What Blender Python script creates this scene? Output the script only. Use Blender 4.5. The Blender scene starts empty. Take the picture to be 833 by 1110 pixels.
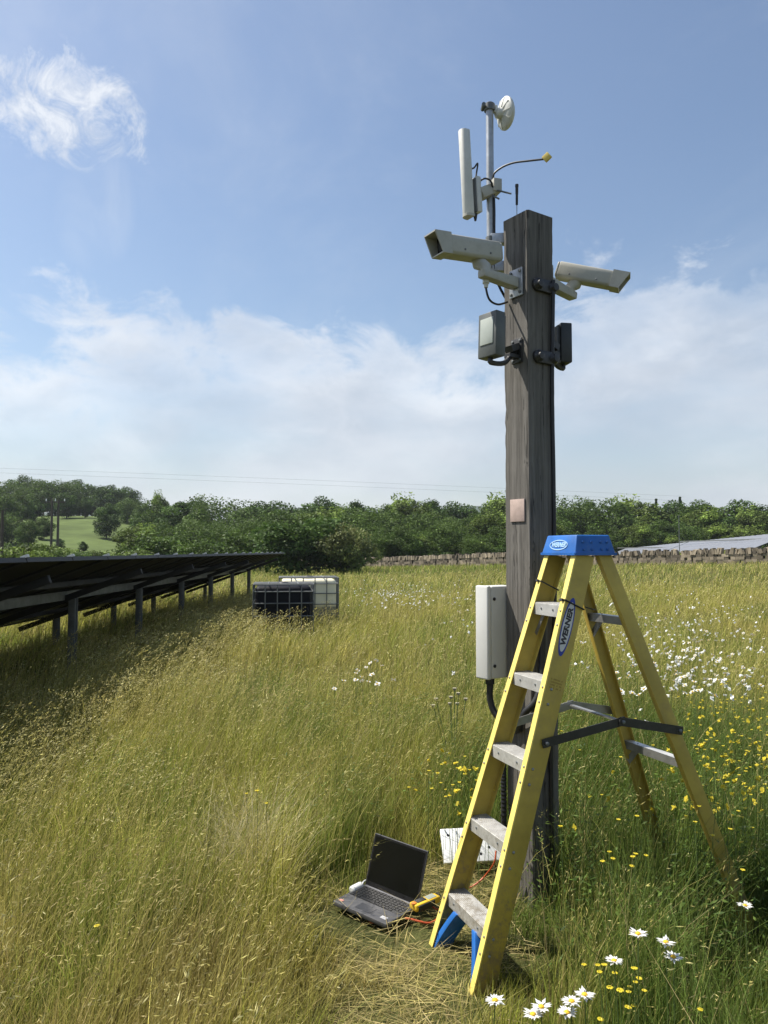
import bpy, bmesh, math, random
import numpy as np
from mathutils import Vector, Matrix

R = math.radians
V = Vector
scene = bpy.context.scene
COL = scene.collection
random.seed(7)
rng = np.random.default_rng(11)

# ---------------------------------------------------------------- camera
F_PX, CX, CY, HORIZON, EYE = 830.0, 416.5, 555.0, 597.0, 1.6
PITCH = math.atan((HORIZON - CY) / F_PX)
cam_d = bpy.data.cameras.new('camera')
cam_d.sensor_fit = 'VERTICAL'
cam_d.sensor_height = 24.0
cam_d.lens = 24.0 * F_PX / 1110.0
cam_d.clip_start = 0.05
cam_d.clip_end = 6000
cam = bpy.data.objects.new('camera', cam_d)
COL.objects.link(cam)
cam.location = (0, 0, EYE)
cam.rotation_euler = (R(90) + PITCH, 0, 0)
scene.camera = cam

# ---------------------------------------------------------------- sun, sky, exposure
SUN_EL, SUN_AZ = 57.0, -74.0            # azimuth measured from +Y towards +X
sv = V((math.sin(R(SUN_AZ)) * math.cos(R(SUN_EL)), math.cos(R(SUN_AZ)) * math.cos(R(SUN_EL)), math.sin(R(SUN_EL))))
sun_d = bpy.data.lights.new('sun', 'SUN')
sun_d.energy = 4.9
sun_d.angle = R(0.53)
sun_d.color = (1.0, 0.95, 0.86)
sun = bpy.data.objects.new('sun', sun_d)
COL.objects.link(sun)
sun.rotation_euler = sv.to_track_quat('Z', 'Y').to_euler()
sun.location = (-20, 5, 30)

world = bpy.data.worlds.new('World')
scene.world = world
world.use_nodes = True
wt = world.node_tree
wn, wl = wt.nodes, wt.links
wn.clear()


def WN(t, **k):
    n = wn.new(t)
    for a, b in k.items():
        setattr(n, a, b)
    return n


def wmath(op, a, b=None, clamp=False):
    n = WN('ShaderNodeMath', operation=op)
    n.use_clamp = clamp
    for i, v in enumerate((a, b)):
        if v is None:
            continue
        if isinstance(v, (int, float)):
            n.inputs[i].default_value = v
        else:
            wl.new(v, n.inputs[i])
    return n.outputs[0]


def wrange(v, a, b, c=0.0, d=1.0, smooth=True):
    n = WN('ShaderNodeMapRange')
    n.interpolation_type = 'SMOOTHSTEP' if smooth else 'LINEAR'
    wl.new(v, n.inputs[0])
    for i, x in enumerate((a, b, c, d)):
        n.inputs[i + 1].default_value = x
    return n.outputs[0]


def wnoise(vec, scale, detail, rough, off=(0, 0, 0), sc=(1, 1, 1), distort=0.0):
    m = WN('ShaderNodeMapping')
    m.inputs['Location'].default_value = off
    m.inputs['Scale'].default_value = sc
    wl.new(vec, m.inputs[0])
    n = WN('ShaderNodeTexNoise')
    n.inputs['Scale'].default_value = scale
    n.inputs['Detail'].default_value = detail
    n.inputs['Roughness'].default_value = rough
    n.inputs['Distortion'].default_value = distort
    wl.new(m.outputs[0], n.inputs['Vector'])
    return n.outputs['Fac']


sky = WN('ShaderNodeTexSky', sky_type='NISHITA')
sky.sun_disc = False
sky.sun_elevation = R(SUN_EL)
sky.sun_rotation = R(SUN_AZ)
sky.altitude = 60
sky.air_density = 1.15
sky.dust_density = 1.3
sky.ozone_density = 2.2
tc = WN('ShaderNodeTexCoord')
dirv = tc.outputs['Generated']
sep = WN('ShaderNodeSeparateXYZ')
wl.new(dirv, sep.inputs[0])
dx, dy, dz = sep.outputs
el = wmath('ARCSINE', dz)
az = wmath('ARCTAN2', dx, dy)
ang = WN('ShaderNodeCombineXYZ')
wl.new(az, ang.inputs[0])
wl.new(el, ang.inputs[1])
angv = ang.outputs[0]
# cumulus bank low over the horizon, its top edge broken by noise
n_edge = wnoise(angv, 2.6, 7, 0.58, (3.1, 0.4, 0), (1.0, 1.7, 1))
n_fine = wnoise(angv, 9.0, 8, 0.62, (1.7, 2.4, 0), (1.0, 1.6, 1), 0.4)
e2 = wmath('ADD', el, wmath('MULTIPLY', wmath('SUBTRACT', n_edge, 0.5), -0.26))
e2 = wmath('ADD', e2, wmath('MULTIPLY', wmath('SUBTRACT', n_fine, 0.5), -0.36))


def hump(a0, wid, amp):
    q = wmath('DIVIDE', wmath('SUBTRACT', az, a0), wid)
    return wmath('MULTIPLY', wrange(wmath('MULTIPLY', q, q), 1.0, 0.0), amp)


for a0, wid, amp in ((-0.16, 0.22, -0.035), (0.46, 0.34, -0.085), (-0.44, 0.16, 0.02)):
    e2 = wmath('ADD', e2, hump(a0, wid, amp))
bank = wrange(e2, 0.295, 0.21)
soft = wrange(wnoise(angv, 3.4, 6, 0.55, (7.3, 1.9, 0), (0.8, 1.9, 1)), 0.30, 0.66, 0.42, 1.0)
bank = wmath('MULTIPLY', bank, soft)
# thin high veil
veil = wrange(wnoise(angv, 2.4, 8, 0.62, (0.4, 5.5, 0), (1.0, 1.6, 1), 0.6), 0.44, 0.84, 0.02, 0.30)
# one torn wisp high on the left
wx = wmath('DIVIDE', wmath('SUBTRACT', az, -0.405), 0.085)
wy = wmath('DIVIDE', wmath('SUBTRACT', el, 0.500), 0.050)
rr = wmath('ADD', wmath('MULTIPLY', wx, wx), wmath('MULTIPLY', wy, wy))
wispn = wnoise(angv, 13.0, 10, 0.70, (2.2, 3.3, 0), (1, 1.2, 1), 1.1)
wisp = wmath('SUBTRACT', wmath('SUBTRACT', 1.25, rr), wmath('MULTIPLY', wmath('SUBTRACT', wispn, 0.5), -6.4))
wisp = wrange(wisp, -0.4, 1.7, 0.0, 1.0)
# faint fall streak under the wisp
fx = wmath('DIVIDE', wmath('SUBTRACT', az, -0.37), 0.06)
fy = wmath('DIVIDE', wmath('SUBTRACT', el, 0.41), 0.09)
fr = wmath('ADD', wmath('MULTIPLY', fx, fx), wmath('MULTIPLY', fy, fy))
fall = wmath('MULTIPLY', wrange(fr, 1.0, 0.0), wrange(wnoise(angv, 9, 7, .6, (5, 1, 0), (1.5, .55, 1), .9), .35, .75, .06, .34))
mask = wmath('MAXIMUM', wmath('MAXIMUM', bank, veil), wmath('MAXIMUM', wisp, fall))
mask = wmath('MULTIPLY', mask, wrange(el, -0.02, 0.03))
# cloud brightness: grey-blue bellies, white tops
shade = wrange(wnoise(angv, 4.0, 7, 0.55, (9.1, 6.2, 0), (1, 2.0, 1)), 0.3, 0.7)
shade = wmath('ADD', wmath('MULTIPLY', shade, 0.65), wmath('MULTIPLY', wrange(e2, 0.12, 0.24), 0.45), clamp=True)
shade = wmath('MAXIMUM', shade, wisp)
ramp = WN('ShaderNodeMixRGB')
wl.new(shade, ramp.inputs[0])
ramp.inputs[1].default_value = (3.9, 4.3, 4.95, 1)
ramp.inputs[2].default_value = (6.6, 6.8, 7.1, 1)
mix = WN('ShaderNodeMixRGB')
wl.new(wmath('MULTIPLY', mask, 0.84), mix.inputs[0])
wl.new(sky.outputs[0], mix.inputs[1])
wl.new(ramp.outputs[0], mix.inputs[2])
bg = WN('ShaderNodeBackground')
bg.inputs['Strength'].default_value = 0.088
wl.new(mix.outputs[0], bg.inputs['Color'])
wo = WN('ShaderNodeOutputWorld')
wl.new(bg.outputs[0], wo.inputs[0])

scene.view_settings.view_transform = 'Standard'
scene.view_settings.look = 'None'
scene.view_settings.exposure = 0.70
scene.view_settings.gamma = 1.0
scene.view_settings.use_curve_mapping = False
scene.render.engine = 'CYCLES'
scene.cycles.max_bounces = 6
scene.cycles.transparent_max_bounces = 8


# ---------------------------------------------------------------- helpers
def at(px, py, d):
    """World point seen at photo pixel (px, py) standing d metres ahead."""
    v = (CY - py) / F_PX
    u = (px - CX) / F_PX
    cp, sp = math.cos(PITCH), math.sin(PITCH)
    dirx, diry, dirz = u, cp - v * sp, sp + v * cp
    k = d / diry
    return V((dirx * k, d, EYE + dirz * k))


def sstep(a, b, x):
    t = np.clip((x - a) / (b - a), 0, 1)
    return t * t * (3 - 2 * t)


def ground(x, y):
    x = np.asarray(x, float)
    y = np.asarray(y, float)
    xe = np.clip(x, -6, 40)
    h = 0.031 * xe * sstep(12, 48, y) * (1 - 0.75 * sstep(62, 120, y))
    h = h + 0.014 * np.clip(xe, 0, 40) * sstep(50, 68, y) * (1 - sstep(72, 110, y))
    left = 1 - sstep(-75, -8, x)
    h = h + 11.5 * sstep(85, 225, y) * left
    h = h + 0.03 * np.sin(x * 1.3 + 0.4) * np.cos(y * 0.9) + 0.05 * np.sin(x * .31 + y * .23)
    return h


def gz(x, y):
    return float(ground(x, y))


def vnoise(x, y, s, seed=0):
    r = np.random.default_rng(1000 + seed)
    out = np.zeros_like(x, dtype=float)
    for k in range(7):
        a = r.uniform(0, 2 * math.pi)
        f = (0.6 + 0.9 * r.random()) / s
        out += np.sin((x * math.cos(a) + y * math.sin(a)) * f * 6.283 + r.uniform(0, 6.28))
    return 0.5 + 0.5 * np.tanh(out / 2.6)


class MB:
    """Collects boxes, bars, tubes and lathes in world space; build() links ONE mesh object."""

    def __init__(s):
        s.v, s.f = [], []

    def add(s, verts, faces):
        b = len(s.v)
        s.v += [V(p) for p in verts]
        s.f += [[b + i for i in f] for f in faces]
        return s

    def box(s, c, ax, ay, az_, hx, hy, hz, taper=None):
        c, ax, ay, az_ = V(c), V(ax).normalized(), V(ay).normalized(), V(az_).normalized()
        vs = []
        for k in (-1, 1):
            t = 1.0 if (taper is None or k < 0) else taper
            for i, j in ((-1, -1), (1, -1), (1, 1), (-1, 1)):
                vs.append(c + ax * hx * i * t + ay * hy * j * t + az_ * hz * k)
        return s.add(vs, [(3, 2, 1, 0), (4, 5, 6, 7), (0, 1, 5, 4), (1, 2, 6, 5), (2, 3, 7, 6), (3, 0, 4, 7)])

    def bar(s, a, b, w, h, up=(0, 0, 1)):
        a, b = V(a), V(b)
        d = (b - a)
        L = d.length
        d.normalize()
        sd = d.cross(V(up))
        if sd.length < 1e-4:
            sd = d.cross(V((1, 0, 0)))
        sd.normalize()
        u = sd.cross(d)
        return s.box((a + b) / 2, sd, d, u, w / 2, L / 2, h / 2)

    def prism(s, prof, a, b, ex, ey, scale_b=1.0):
        """profile (list of 2-D points) swept from a to b."""
        a, b, ex, ey = V(a), V(b), V(ex), V(ey)
        n = len(prof)
        vs = [a + ex * p[0] + ey * p[1] for p in prof] + [b + ex * p[0] * scale_b + ey * p[1] * scale_b for p in prof]
        fs = [tuple(range(n)), tuple(range(2 * n - 1, n - 1, -1))]
        fs += [(i, i + n, (i + 1) % n + n, (i + 1) % n) for i in range(n)]
        return s.add(vs, fs)

    def tube(s, pts, r, n=10, cap=True):
        pts = [V(p) for p in pts]
        rs = r if isinstance(r, (list, tuple)) else [r] * len(pts)
        vs, fs = [], []
        prev = None
        for i, p in enumerate(pts):
            d = (pts[min(i + 1, len(pts) - 1)] - pts[max(i - 1, 0)]).normalized()
            if prev is None:
                x = d.orthogonal().normalized()
            else:
                x = (prev - d * prev.dot(d))
                x = x.normalized() if x.length > 1e-6 else d.orthogonal().normalized()
            prev = x
            y = d.cross(x)
            for k in range(n):
                a = 2 * math.pi * k / n
                vs.append(p + (x * math.cos(a) + y * math.sin(a)) * rs[i])
        for i in range(len(pts) - 1):
            for k in range(n):
                k2 = (k + 1) % n
                fs.append((i * n + k, i * n + k2, (i + 1) * n + k2, (i + 1) * n + k))
        if cap:
            fs.append(tuple(range(n - 1, -1, -1)))
            m = (len(pts) - 1) * n
            fs.append(tuple(range(m, m + n)))
        return s.add(vs, fs)

    def lathe(s, o, ax, prof, n=28):
        """prof: list of (along, radius)."""
        o, ax = V(o), V(ax).normalized()
        return s.tube([o + ax * (p[0] + 1e-5 * i) for i, p in enumerate(prof)], [max(p[1], 1e-4) for p in prof], n) if False else s._lathe(o, ax, prof, n)

    def _lathe(s, o, ax, prof, n):
        x = ax.orthogonal().normalized()
        y = ax.cross(x)
        vs, fs = [], []
        for a, r in prof:
            for k in range(n):
                t = 2 * math.pi * k / n
                vs.append(o + ax * a + (x * math.cos(t) + y * math.sin(t)) * max(r, 1e-4))
        for i in range(len(prof) - 1):
            for k in range(n):
                k2 = (k + 1) % n
                fs.append((i * n + k, i * n + k2, (i + 1) * n + k2, (i + 1) * n + k))
        fs.append(tuple(range(n - 1, -1, -1)))
        m = (len(prof) - 1) * n
        fs.append(tuple(range(m, m + n)))
        return s.add(vs, fs)

    def build(s, name, mat, parent=None, off=None, bevel=0.0, smooth=False, seg=2, label=None):
        if off is None:
            off = V((0, 0, 0))
            p = parent
            while p is not None:
                off = off + p.location
                p = p.parent
        me = bpy.data.meshes.new(name)
        bm = bmesh.new()
        bv = [bm.verts.new(p - off) for p in s.v]
        for f in s.f:
            try:
                bm.faces.new([bv[i] for i in f])
            except ValueError:
                pass
        bmesh.ops.recalc_face_normals(bm, faces=bm.faces)
        if bevel > 0:
            es = [e for e in bm.edges if len(e.link_faces) == 2 and e.calc_face_angle(0) > R(35)]
            if es:
                bmesh.ops.bevel(bm, geom=es, offset=bevel, segments=seg, profile=0.5, affect='EDGES', clamp_overlap=True)
        bm.to_mesh(me)
        bm.free()
        me.materials.append(mat)
        if smooth or bevel > 0:
            for p in me.polygons:
                p.use_smooth = True
            try:
                me.set_sharp_from_angle(angle=R(40))
            except Exception:
                pass
        o = bpy.data.objects.new(name, me)
        COL.objects.link(o)
        if parent is not None:
            o.parent = parent
        if label:
            o['label'] = label
        return o


def thing(name, label, cat, loc=(0, 0, 0), rz=0.0, group=None):
    o = bpy.data.objects.new(name, None)
    o.empty_display_size = 0.1
    COL.objects.link(o)
    o.location = loc
    o.rotation_euler = (0, 0, rz)
    o['label'] = label
    o['category'] = cat
    if group:
        o['group'] = group
    return o


def tag(o, label=None, cat=None, group=None, kind=None):
    for k, v in (('label', label), ('category', cat), ('group', group), ('kind', kind)):
        if v:
            o[k] = v
    return o


def copy_tree(o, parent=None):
    c = o.copy()
    COL.objects.link(c)
    if parent is not None:
        c.parent = parent
    for ch in o.children:
        copy_tree(ch, c)
    return c


# ---------------------------------------------------------------- materials
MATS = {}


def mat(name, col, rough=0.6, metal=0.0, var=0.12, scale=6.0, bump=0.0, bscale=40.0, col2=None, dirt=0.0, dirtcol=(.12, .10, .07),
        spec=0.5, stretch=(1, 1, 1), trans=0.0, attr=None, detail=5.0):
    if name in MATS:
        return MATS[name]
    m = bpy.data.materials.new(name)
    m.use_nodes = True
    nt = m.node_tree
    N, L = nt.nodes, nt.links
    b = N['Principled BSDF']
    out = N['Material Output']
    b.inputs['Roughness'].default_value = rough
    b.inputs['Metallic'].default_value = metal
    b.inputs['Specular IOR Level'].default_value = spec
    t = N.new('ShaderNodeTexCoord')
    mp = N.new('ShaderNodeMapping')
    mp.inputs['Scale'].default_value = stretch
    L.new(t.outputs['Object'], mp.inputs[0])
    n1 = N.new('ShaderNodeTexNoise')
    n1.inputs['Scale'].default_value = scale
    n1.inputs['Detail'].default_value = detail
    n1.inputs['Roughness'].default_value = 0.62
    L.new(mp.outputs[0], n1.inputs['Vector'])
    mx = N.new('ShaderNodeMixRGB')
    c2 = col2 or tuple(c * (1 - var * 2) for c in col)
    c1 = col if col2 else tuple(min(1, c * (1 + var)) for c in col)
    mx.inputs[1].default_value = (*c2, 1)
    mx.inputs[2].default_value = (*c1, 1)
    mr = N.new('ShaderNodeMapRange')
    mr.inputs[1].default_value = 0.3
    mr.inputs[2].default_value = 0.7
    L.new(n1.outputs['Fac'], mr.inputs[0])
    L.new(mr.outputs[0], mx.inputs[0])
    cur = mx.outputs[0]
    if attr:
        a = N.new('ShaderNodeAttribute')
        a.attribute_name = attr
        mm = N.new('ShaderNodeMixRGB')
        mm.blend_type = 'MULTIPLY'
        mm.inputs[0].default_value = 1
        L.new(cur, mm.inputs[1])
        L.new(a.outputs['Color'], mm.inputs[2])
        cur = mm.outputs[0]
    if dirt > 0:
        n2 = N.new('ShaderNodeTexNoise')
        n2.inputs['Scale'].default_value = scale * 2.7
        n2.inputs['Detail'].default_value = 9
        n2.inputs['Roughness'].default_value = 0.7
        L.new(t.outputs['Object'], n2.inputs['Vector'])
        r2 = N.new('ShaderNodeMapRange')
        r2.inputs[1].default_value = 0.5
        r2.inputs[2].default_value = 0.75
        r2.inputs[4].default_value = dirt
        L.new(n2.outputs['Fac'], r2.inputs[0])
        m2 = N.new('ShaderNodeMixRGB')
        m2.inputs[2].default_value = (*dirtcol, 1)
        L.new(r2.outputs[0], m2.inputs[0])
        L.new(cur, m2.inputs[1])
        cur = m2.outputs[0]
    L.new(cur, b.inputs['Base Color'])
    if bump > 0:
        n3 = N.new('ShaderNodeTexNoise')
        n3.inputs['Scale'].default_value = bscale
        n3.inputs['Detail'].default_value = 6
        L.new(mp.outputs[0], n3.inputs['Vector'])
        bp = N.new('ShaderNodeBump')
        bp.inputs['Strength'].default_value = bump
        bp.inputs['Distance'].default_value = 0.01
        L.new(n3.outputs['Fac'], bp.inputs['Height'])
        L.new(bp.outputs[0], b.inputs['Normal'])
    if trans > 0:
        tr = N.new('ShaderNodeBsdfTranslucent')
        L.new(cur, tr.inputs['Color'])
        ms = N.new('ShaderNodeMixShader')
        ms.inputs[0].default_value = trans
        L.new(b.outputs[0], ms.inputs[1])
        L.new(tr.outputs[0], ms.inputs[2])
        L.new(ms.outputs[0], out.inputs['Surface'])
    MATS[name] = m
    return m


def plant_mat(name, trans=0.4, rough=0.55, spec=0.25, gain=1.0):
    """Leaves and stems: every blade's own colour comes from the mesh attribute 'tint'."""
    m = bpy.data.materials.new(name)
    m.use_nodes = True
    N, L = m.node_tree.nodes, m.node_tree.links
    b = N['Principled BSDF']
    b.inputs['Roughness'].default_value = rough
    b.inputs['Specular IOR Level'].default_value = spec
    a = N.new('ShaderNodeAttribute')
    a.attribute_name = 'tint'
    t = N.new('ShaderNodeTexCoord')
    n = N.new('ShaderNodeTexNoise')
    n.inputs['Scale'].default_value = 1.7
    n.inputs['Detail'].default_value = 4
    L.new(t.outputs['Object'], n.inputs['Vector'])
    mr = N.new('ShaderNodeMapRange')
    mr.inputs[1].default_value = .25
    mr.inputs[2].default_value = .75
    mr.inputs[3].default_value = 0.78 * gain
    mr.inputs[4].default_value = 1.22 * gain
    L.new(n.outputs['Fac'], mr.inputs[0])
    vm = N.new('ShaderNodeVectorMath')
    vm.operation = 'SCALE'
    L.new(a.outputs['Color'], vm.inputs[0])
    L.new(mr.outputs[0], vm.inputs['Scale'])
    L.new(vm.outputs[0], b.inputs['Base Color'])
    tr = N.new('ShaderNodeBsdfTranslucent')
    L.new(vm.outputs[0], tr.inputs['Color'])
    ms = N.new('ShaderNodeMixShader')
    ms.inputs[0].default_value = trans
    L.new(b.outputs[0], ms.inputs[1])
    L.new(tr.outputs[0], ms.inputs[2])
    L.new(ms.outputs[0], N['Material Output'].inputs['Surface'])
    return m


M_grass = plant_mat('grass_blades', 0.48)
M_straw = plant_mat('straw_and_seed_heads', 0.35, 0.6)
M_leaf = plant_mat('tree_foliage', 0.30, 0.6, 0.2)
M_flower = plant_mat('petals', 0.30, 0.6, 0.2)
M_bark = mat('bark', (.11, .09, .065), .9, bump=.6, bscale=30)
M_yellow = mat('yellow_fibreglass', (.47, .345, .058), .55, var=.16, scale=4, dirt=.6, dirtcol=(.29, .21, .075), bump=.08, bscale=300)


def muddy(m, z0, col=(.20, .155, .10)):
    N, L = m.node_tree.nodes, m.node_tree.links
    b = N['Principled BSDF']
    src = b.inputs['Base Color'].links[0].from_socket
    t = N.new('ShaderNodeTexCoord')
    s = N.new('ShaderNodeSeparateXYZ')
    L.new(t.outputs['Object'], s.inputs[0])
    r = N.new('ShaderNodeMapRange')
    r.inputs[1].default_value, r.inputs[2].default_value, r.inputs[3].default_value, r.inputs[4].default_value = z0, 0, -.12, .20
    L.new(s.outputs[2], r.inputs[0])
    n = N.new('ShaderNodeTexNoise')
    n.inputs['Scale'].default_value = 34
    n.inputs['Detail'].default_value = 10
    n.inputs['Roughness'].default_value = .75
    L.new(t.outputs['Object'], n.inputs['Vector'])
    a = N.new('ShaderNodeMath')
    L.new(n.outputs['Fac'], a.inputs[0])
    L.new(r.outputs[0], a.inputs[1])
    r2 = N.new('ShaderNodeMapRange')
    r2.inputs[1].default_value, r2.inputs[2].default_value, r2.inputs[4].default_value = .58, .74, .8
    L.new(a.outputs[0], r2.inputs[0])
    x = N.new('ShaderNodeMixRGB')
    x.inputs[2].default_value = (*col, 1)
    L.new(r2.outputs[0], x.inputs[0])
    L.new(src, x.inputs[1])
    L.new(x.outputs[0], b.inputs['Base Color'])


muddy(M_yellow, .75)
M_yellow2 = mat('yellow_fibreglass_lit_edge', (.80, .64, .16), .5, var=.1, scale=14, dirt=.35, dirtcol=(.35, .25, .08))  # paler copy of the rail yellow, sun on the front edges painted in
M_blue = mat('blue_plastic', (.012, .12, .42), .5, var=.14, scale=9, dirt=.4, dirtcol=(.075, .15, .30))
M_alu = mat('worn_aluminium', (.62, .61, .58), .5, .55, var=.10, scale=16, dirt=.5, dirtcol=(.34, .31, .26))
muddy(M_alu, 1.2, (.30, .26, .20))
M_alud = mat('dull_aluminium', (.33, .33, .32), .45, .7, var=.12, scale=12, dirt=.3)
M_black = mat('black_plastic', (.018, .018, .019), .5, var=.15, scale=20)
M_blackm = mat('black_painted_steel', (.028, .027, .026), .45, var=.2, scale=12, dirt=.3, dirtcol=(.10, .085, .07))
M_housing = mat('weathered_beige_housing', (.42, .41, .355), .5, var=.06, scale=9, dirt=.35, dirtcol=(.22, .205, .15), stretch=(1, 1, 1))
M_whiteg = mat('aged_white_plastic', (.60, .60, .555), .5, var=.05, scale=8, dirt=.3, dirtcol=(.33, .32, .25))
M_boxgrey = mat('pale_grey_box', (.58, .58, .55), .5, var=.03, scale=6, dirt=.12, dirtcol=(.4, .38, .32))
M_galv = mat('galvanised_steel', (.40, .42, .44), .45, .55, var=.14, scale=26, dirt=.25, dirtcol=(.25, .25, .25))
M_galvd = mat('weathered_galvanised_post', (.17, .18, .18), .6, .35, var=.15, scale=9)
M_ir = mat('dark_grey_housing', (.085, .092, .083), .45, var=.12, scale=12, dirt=.3, dirtcol=(.15, .15, .12))
M_irwin = mat('diffuser_window', (.40, .43, .38), .35, var=.06, scale=8)
M_glassd = mat('dark_lens_glass', (.012, .012, .013), .12)
M_brass = mat('yellow_tape', (.62, .47, .10), .6)
M_white = mat('white_enamel', (.78, .79, .78), .4, var=.03, dirt=.1, dirtcol=(.5, .48, .42))
M_redw = mat('orange_red_wire', (.55, .09, .025), .5)
M_tagp = mat('pinkish_paper_tag', (.46, .35, .30), .7, var=.08, scale=30, dirt=.2)


# ---- weathered timber
def timber():
    m = bpy.data.materials.new('weathered_timber')
    m.use_nodes = True
    N, L = m.node_tree.nodes, m.node_tree.links
    b = N['Principled BSDF']
    b.inputs['Roughness'].default_value = .85
    b.inputs['Specular IOR Level'].default_value = .2
    t = N.new('ShaderNodeTexCoord')
    mp = N.new('ShaderNodeMapping')
    mp.inputs['Scale'].default_value = (1, 1, .035)
    L.new(t.outputs['Object'], mp.inputs[0])
    n = N.new('ShaderNodeTexNoise')
    n.inputs['Scale'].default_value = 62
    n.inputs['Detail'].default_value = 9
    n.inputs['Roughness'].default_value = .65
    L.new(mp.outputs[0], n.inputs['Vector'])
    n2 = N.new('ShaderNodeTexNoise')
    n2.inputs['Scale'].default_value = 2.3
    n2.inputs['Detail'].default_value = 5
    L.new(t.outputs['Object'], n2.inputs['Vector'])
    cr = N.new('ShaderNodeValToRGB')
    e = cr.color_ramp.elements
    e[0].position, e[0].color = .30, (.085, .080, .074, 1)
    e[1].position, e[1].color = .72, (.205, .196, .183, 1)
    k = cr.color_ramp.elements.new(.47)
    k.color = (.140, .132, .122, 1)
    L.new(n.outputs['Fac'], cr.inputs[0])
    mx = N.new('ShaderNodeMixRGB')
    mx.blend_type = 'MULTIPLY'
    mx.inputs[0].default_value = .75
    r2 = N.new('ShaderNodeValToRGB')
    r2.color_ramp.elements[0].position, r2.color_ramp.elements[0].color = .32, (.62, .60, .57, 1)
    r2.color_ramp.elements[1].position, r2.color_ramp.elements[1].color = .66, (1.1, 1.08, 1.02, 1)
    L.new(n2.outputs['Fac'], r2.inputs[0])
    L.new(cr.outputs[0], mx.inputs[1])
    L.new(r2.outputs[0], mx.inputs[2])
    # drying cracks: long thin dark lines where a stretched noise crosses its middle
    mp2 = N.new('ShaderNodeMapping')
    mp2.inputs['Scale'].default_value = (1, 1, .022)
    L.new(t.outputs['Object'], mp2.inputs[0])
    n4 = N.new('ShaderNodeTexNoise')
    n4.inputs['Scale'].default_value = 26
    n4.inputs['Detail'].default_value = 3
    n4.inputs['Distortion'].default_value = .25
    L.new(mp2.outputs[0], n4.inputs['Vector'])
    s4 = N.new('ShaderNodeMath')
    s4.operation = 'SUBTRACT'
    s4.inputs[1].default_value = .5
    L.new(n4.outputs['Fac'], s4.inputs[0])
    a4 = N.new('ShaderNodeMath')
    a4.operation = 'ABSOLUTE'
    L.new(s4.outputs[0], a4.inputs[0])
    r4 = N.new('ShaderNodeMapRange')
    r4.inputs[1].default_value, r4.inputs[2].default_value = .002, .010
    r4.inputs[3].default_value, r4.inputs[4].default_value = .38, 1.0
    L.new(a4.outputs[0], r4.inputs[0])
    m4 = N.new('ShaderNodeMixRGB')
    m4.blend_type = 'MULTIPLY'
    m4.inputs[0].default_value = 1
    L.new(mx.outputs[0], m4.inputs[1])
    L.new(r4.outputs[0], m4.inputs[2])
    # knots
    vo = N.new('ShaderNodeTexVoronoi')
    vo.inputs['Scale'].default_value = 4.2
    mp3 = N.new('ShaderNodeMapping')
    mp3.inputs['Scale'].default_value = (1, 1, .42)
    L.new(t.outputs['Object'], mp3.inputs[0])
    L.new(mp3.outputs[0], vo.inputs['Vector'])
    rk = N.new('ShaderNodeMapRange')
    rk.inputs[1].default_value, rk.inputs[2].default_value = .05, .11
    rk.inputs[3].default_value, rk.inputs[4].default_value = .35, 1.0
    L.new(vo.outputs['Distance'], rk.inputs[0])
    m5 = N.new('ShaderNodeMixRGB')
    m5.blend_type = 'MULTIPLY'
    m5.inputs[0].default_value = 1
    L.new(m4.outputs[0], m5.inputs[1])
    L.new(rk.outputs[0], m5.inputs[2])
    L.new(m5.outputs[0], b.inputs['Base Color'])
    bp = N.new('ShaderNodeBump')
    bp.inputs['Strength'].default_value = .8
    bp.inputs['Distance'].default_value = .005
    ad = N.new('ShaderNodeMath')
    ad.operation = 'MULTIPLY'
    L.new(n.outputs['Fac'], ad.inputs[0])
    L.new(r4.outputs[0], ad.inputs[1])
    L.new(ad.outputs[0], bp.inputs['Height'])
    L.new(bp.outputs[0], b.inputs['Normal'])
    return m


M_timber = timber()


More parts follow.
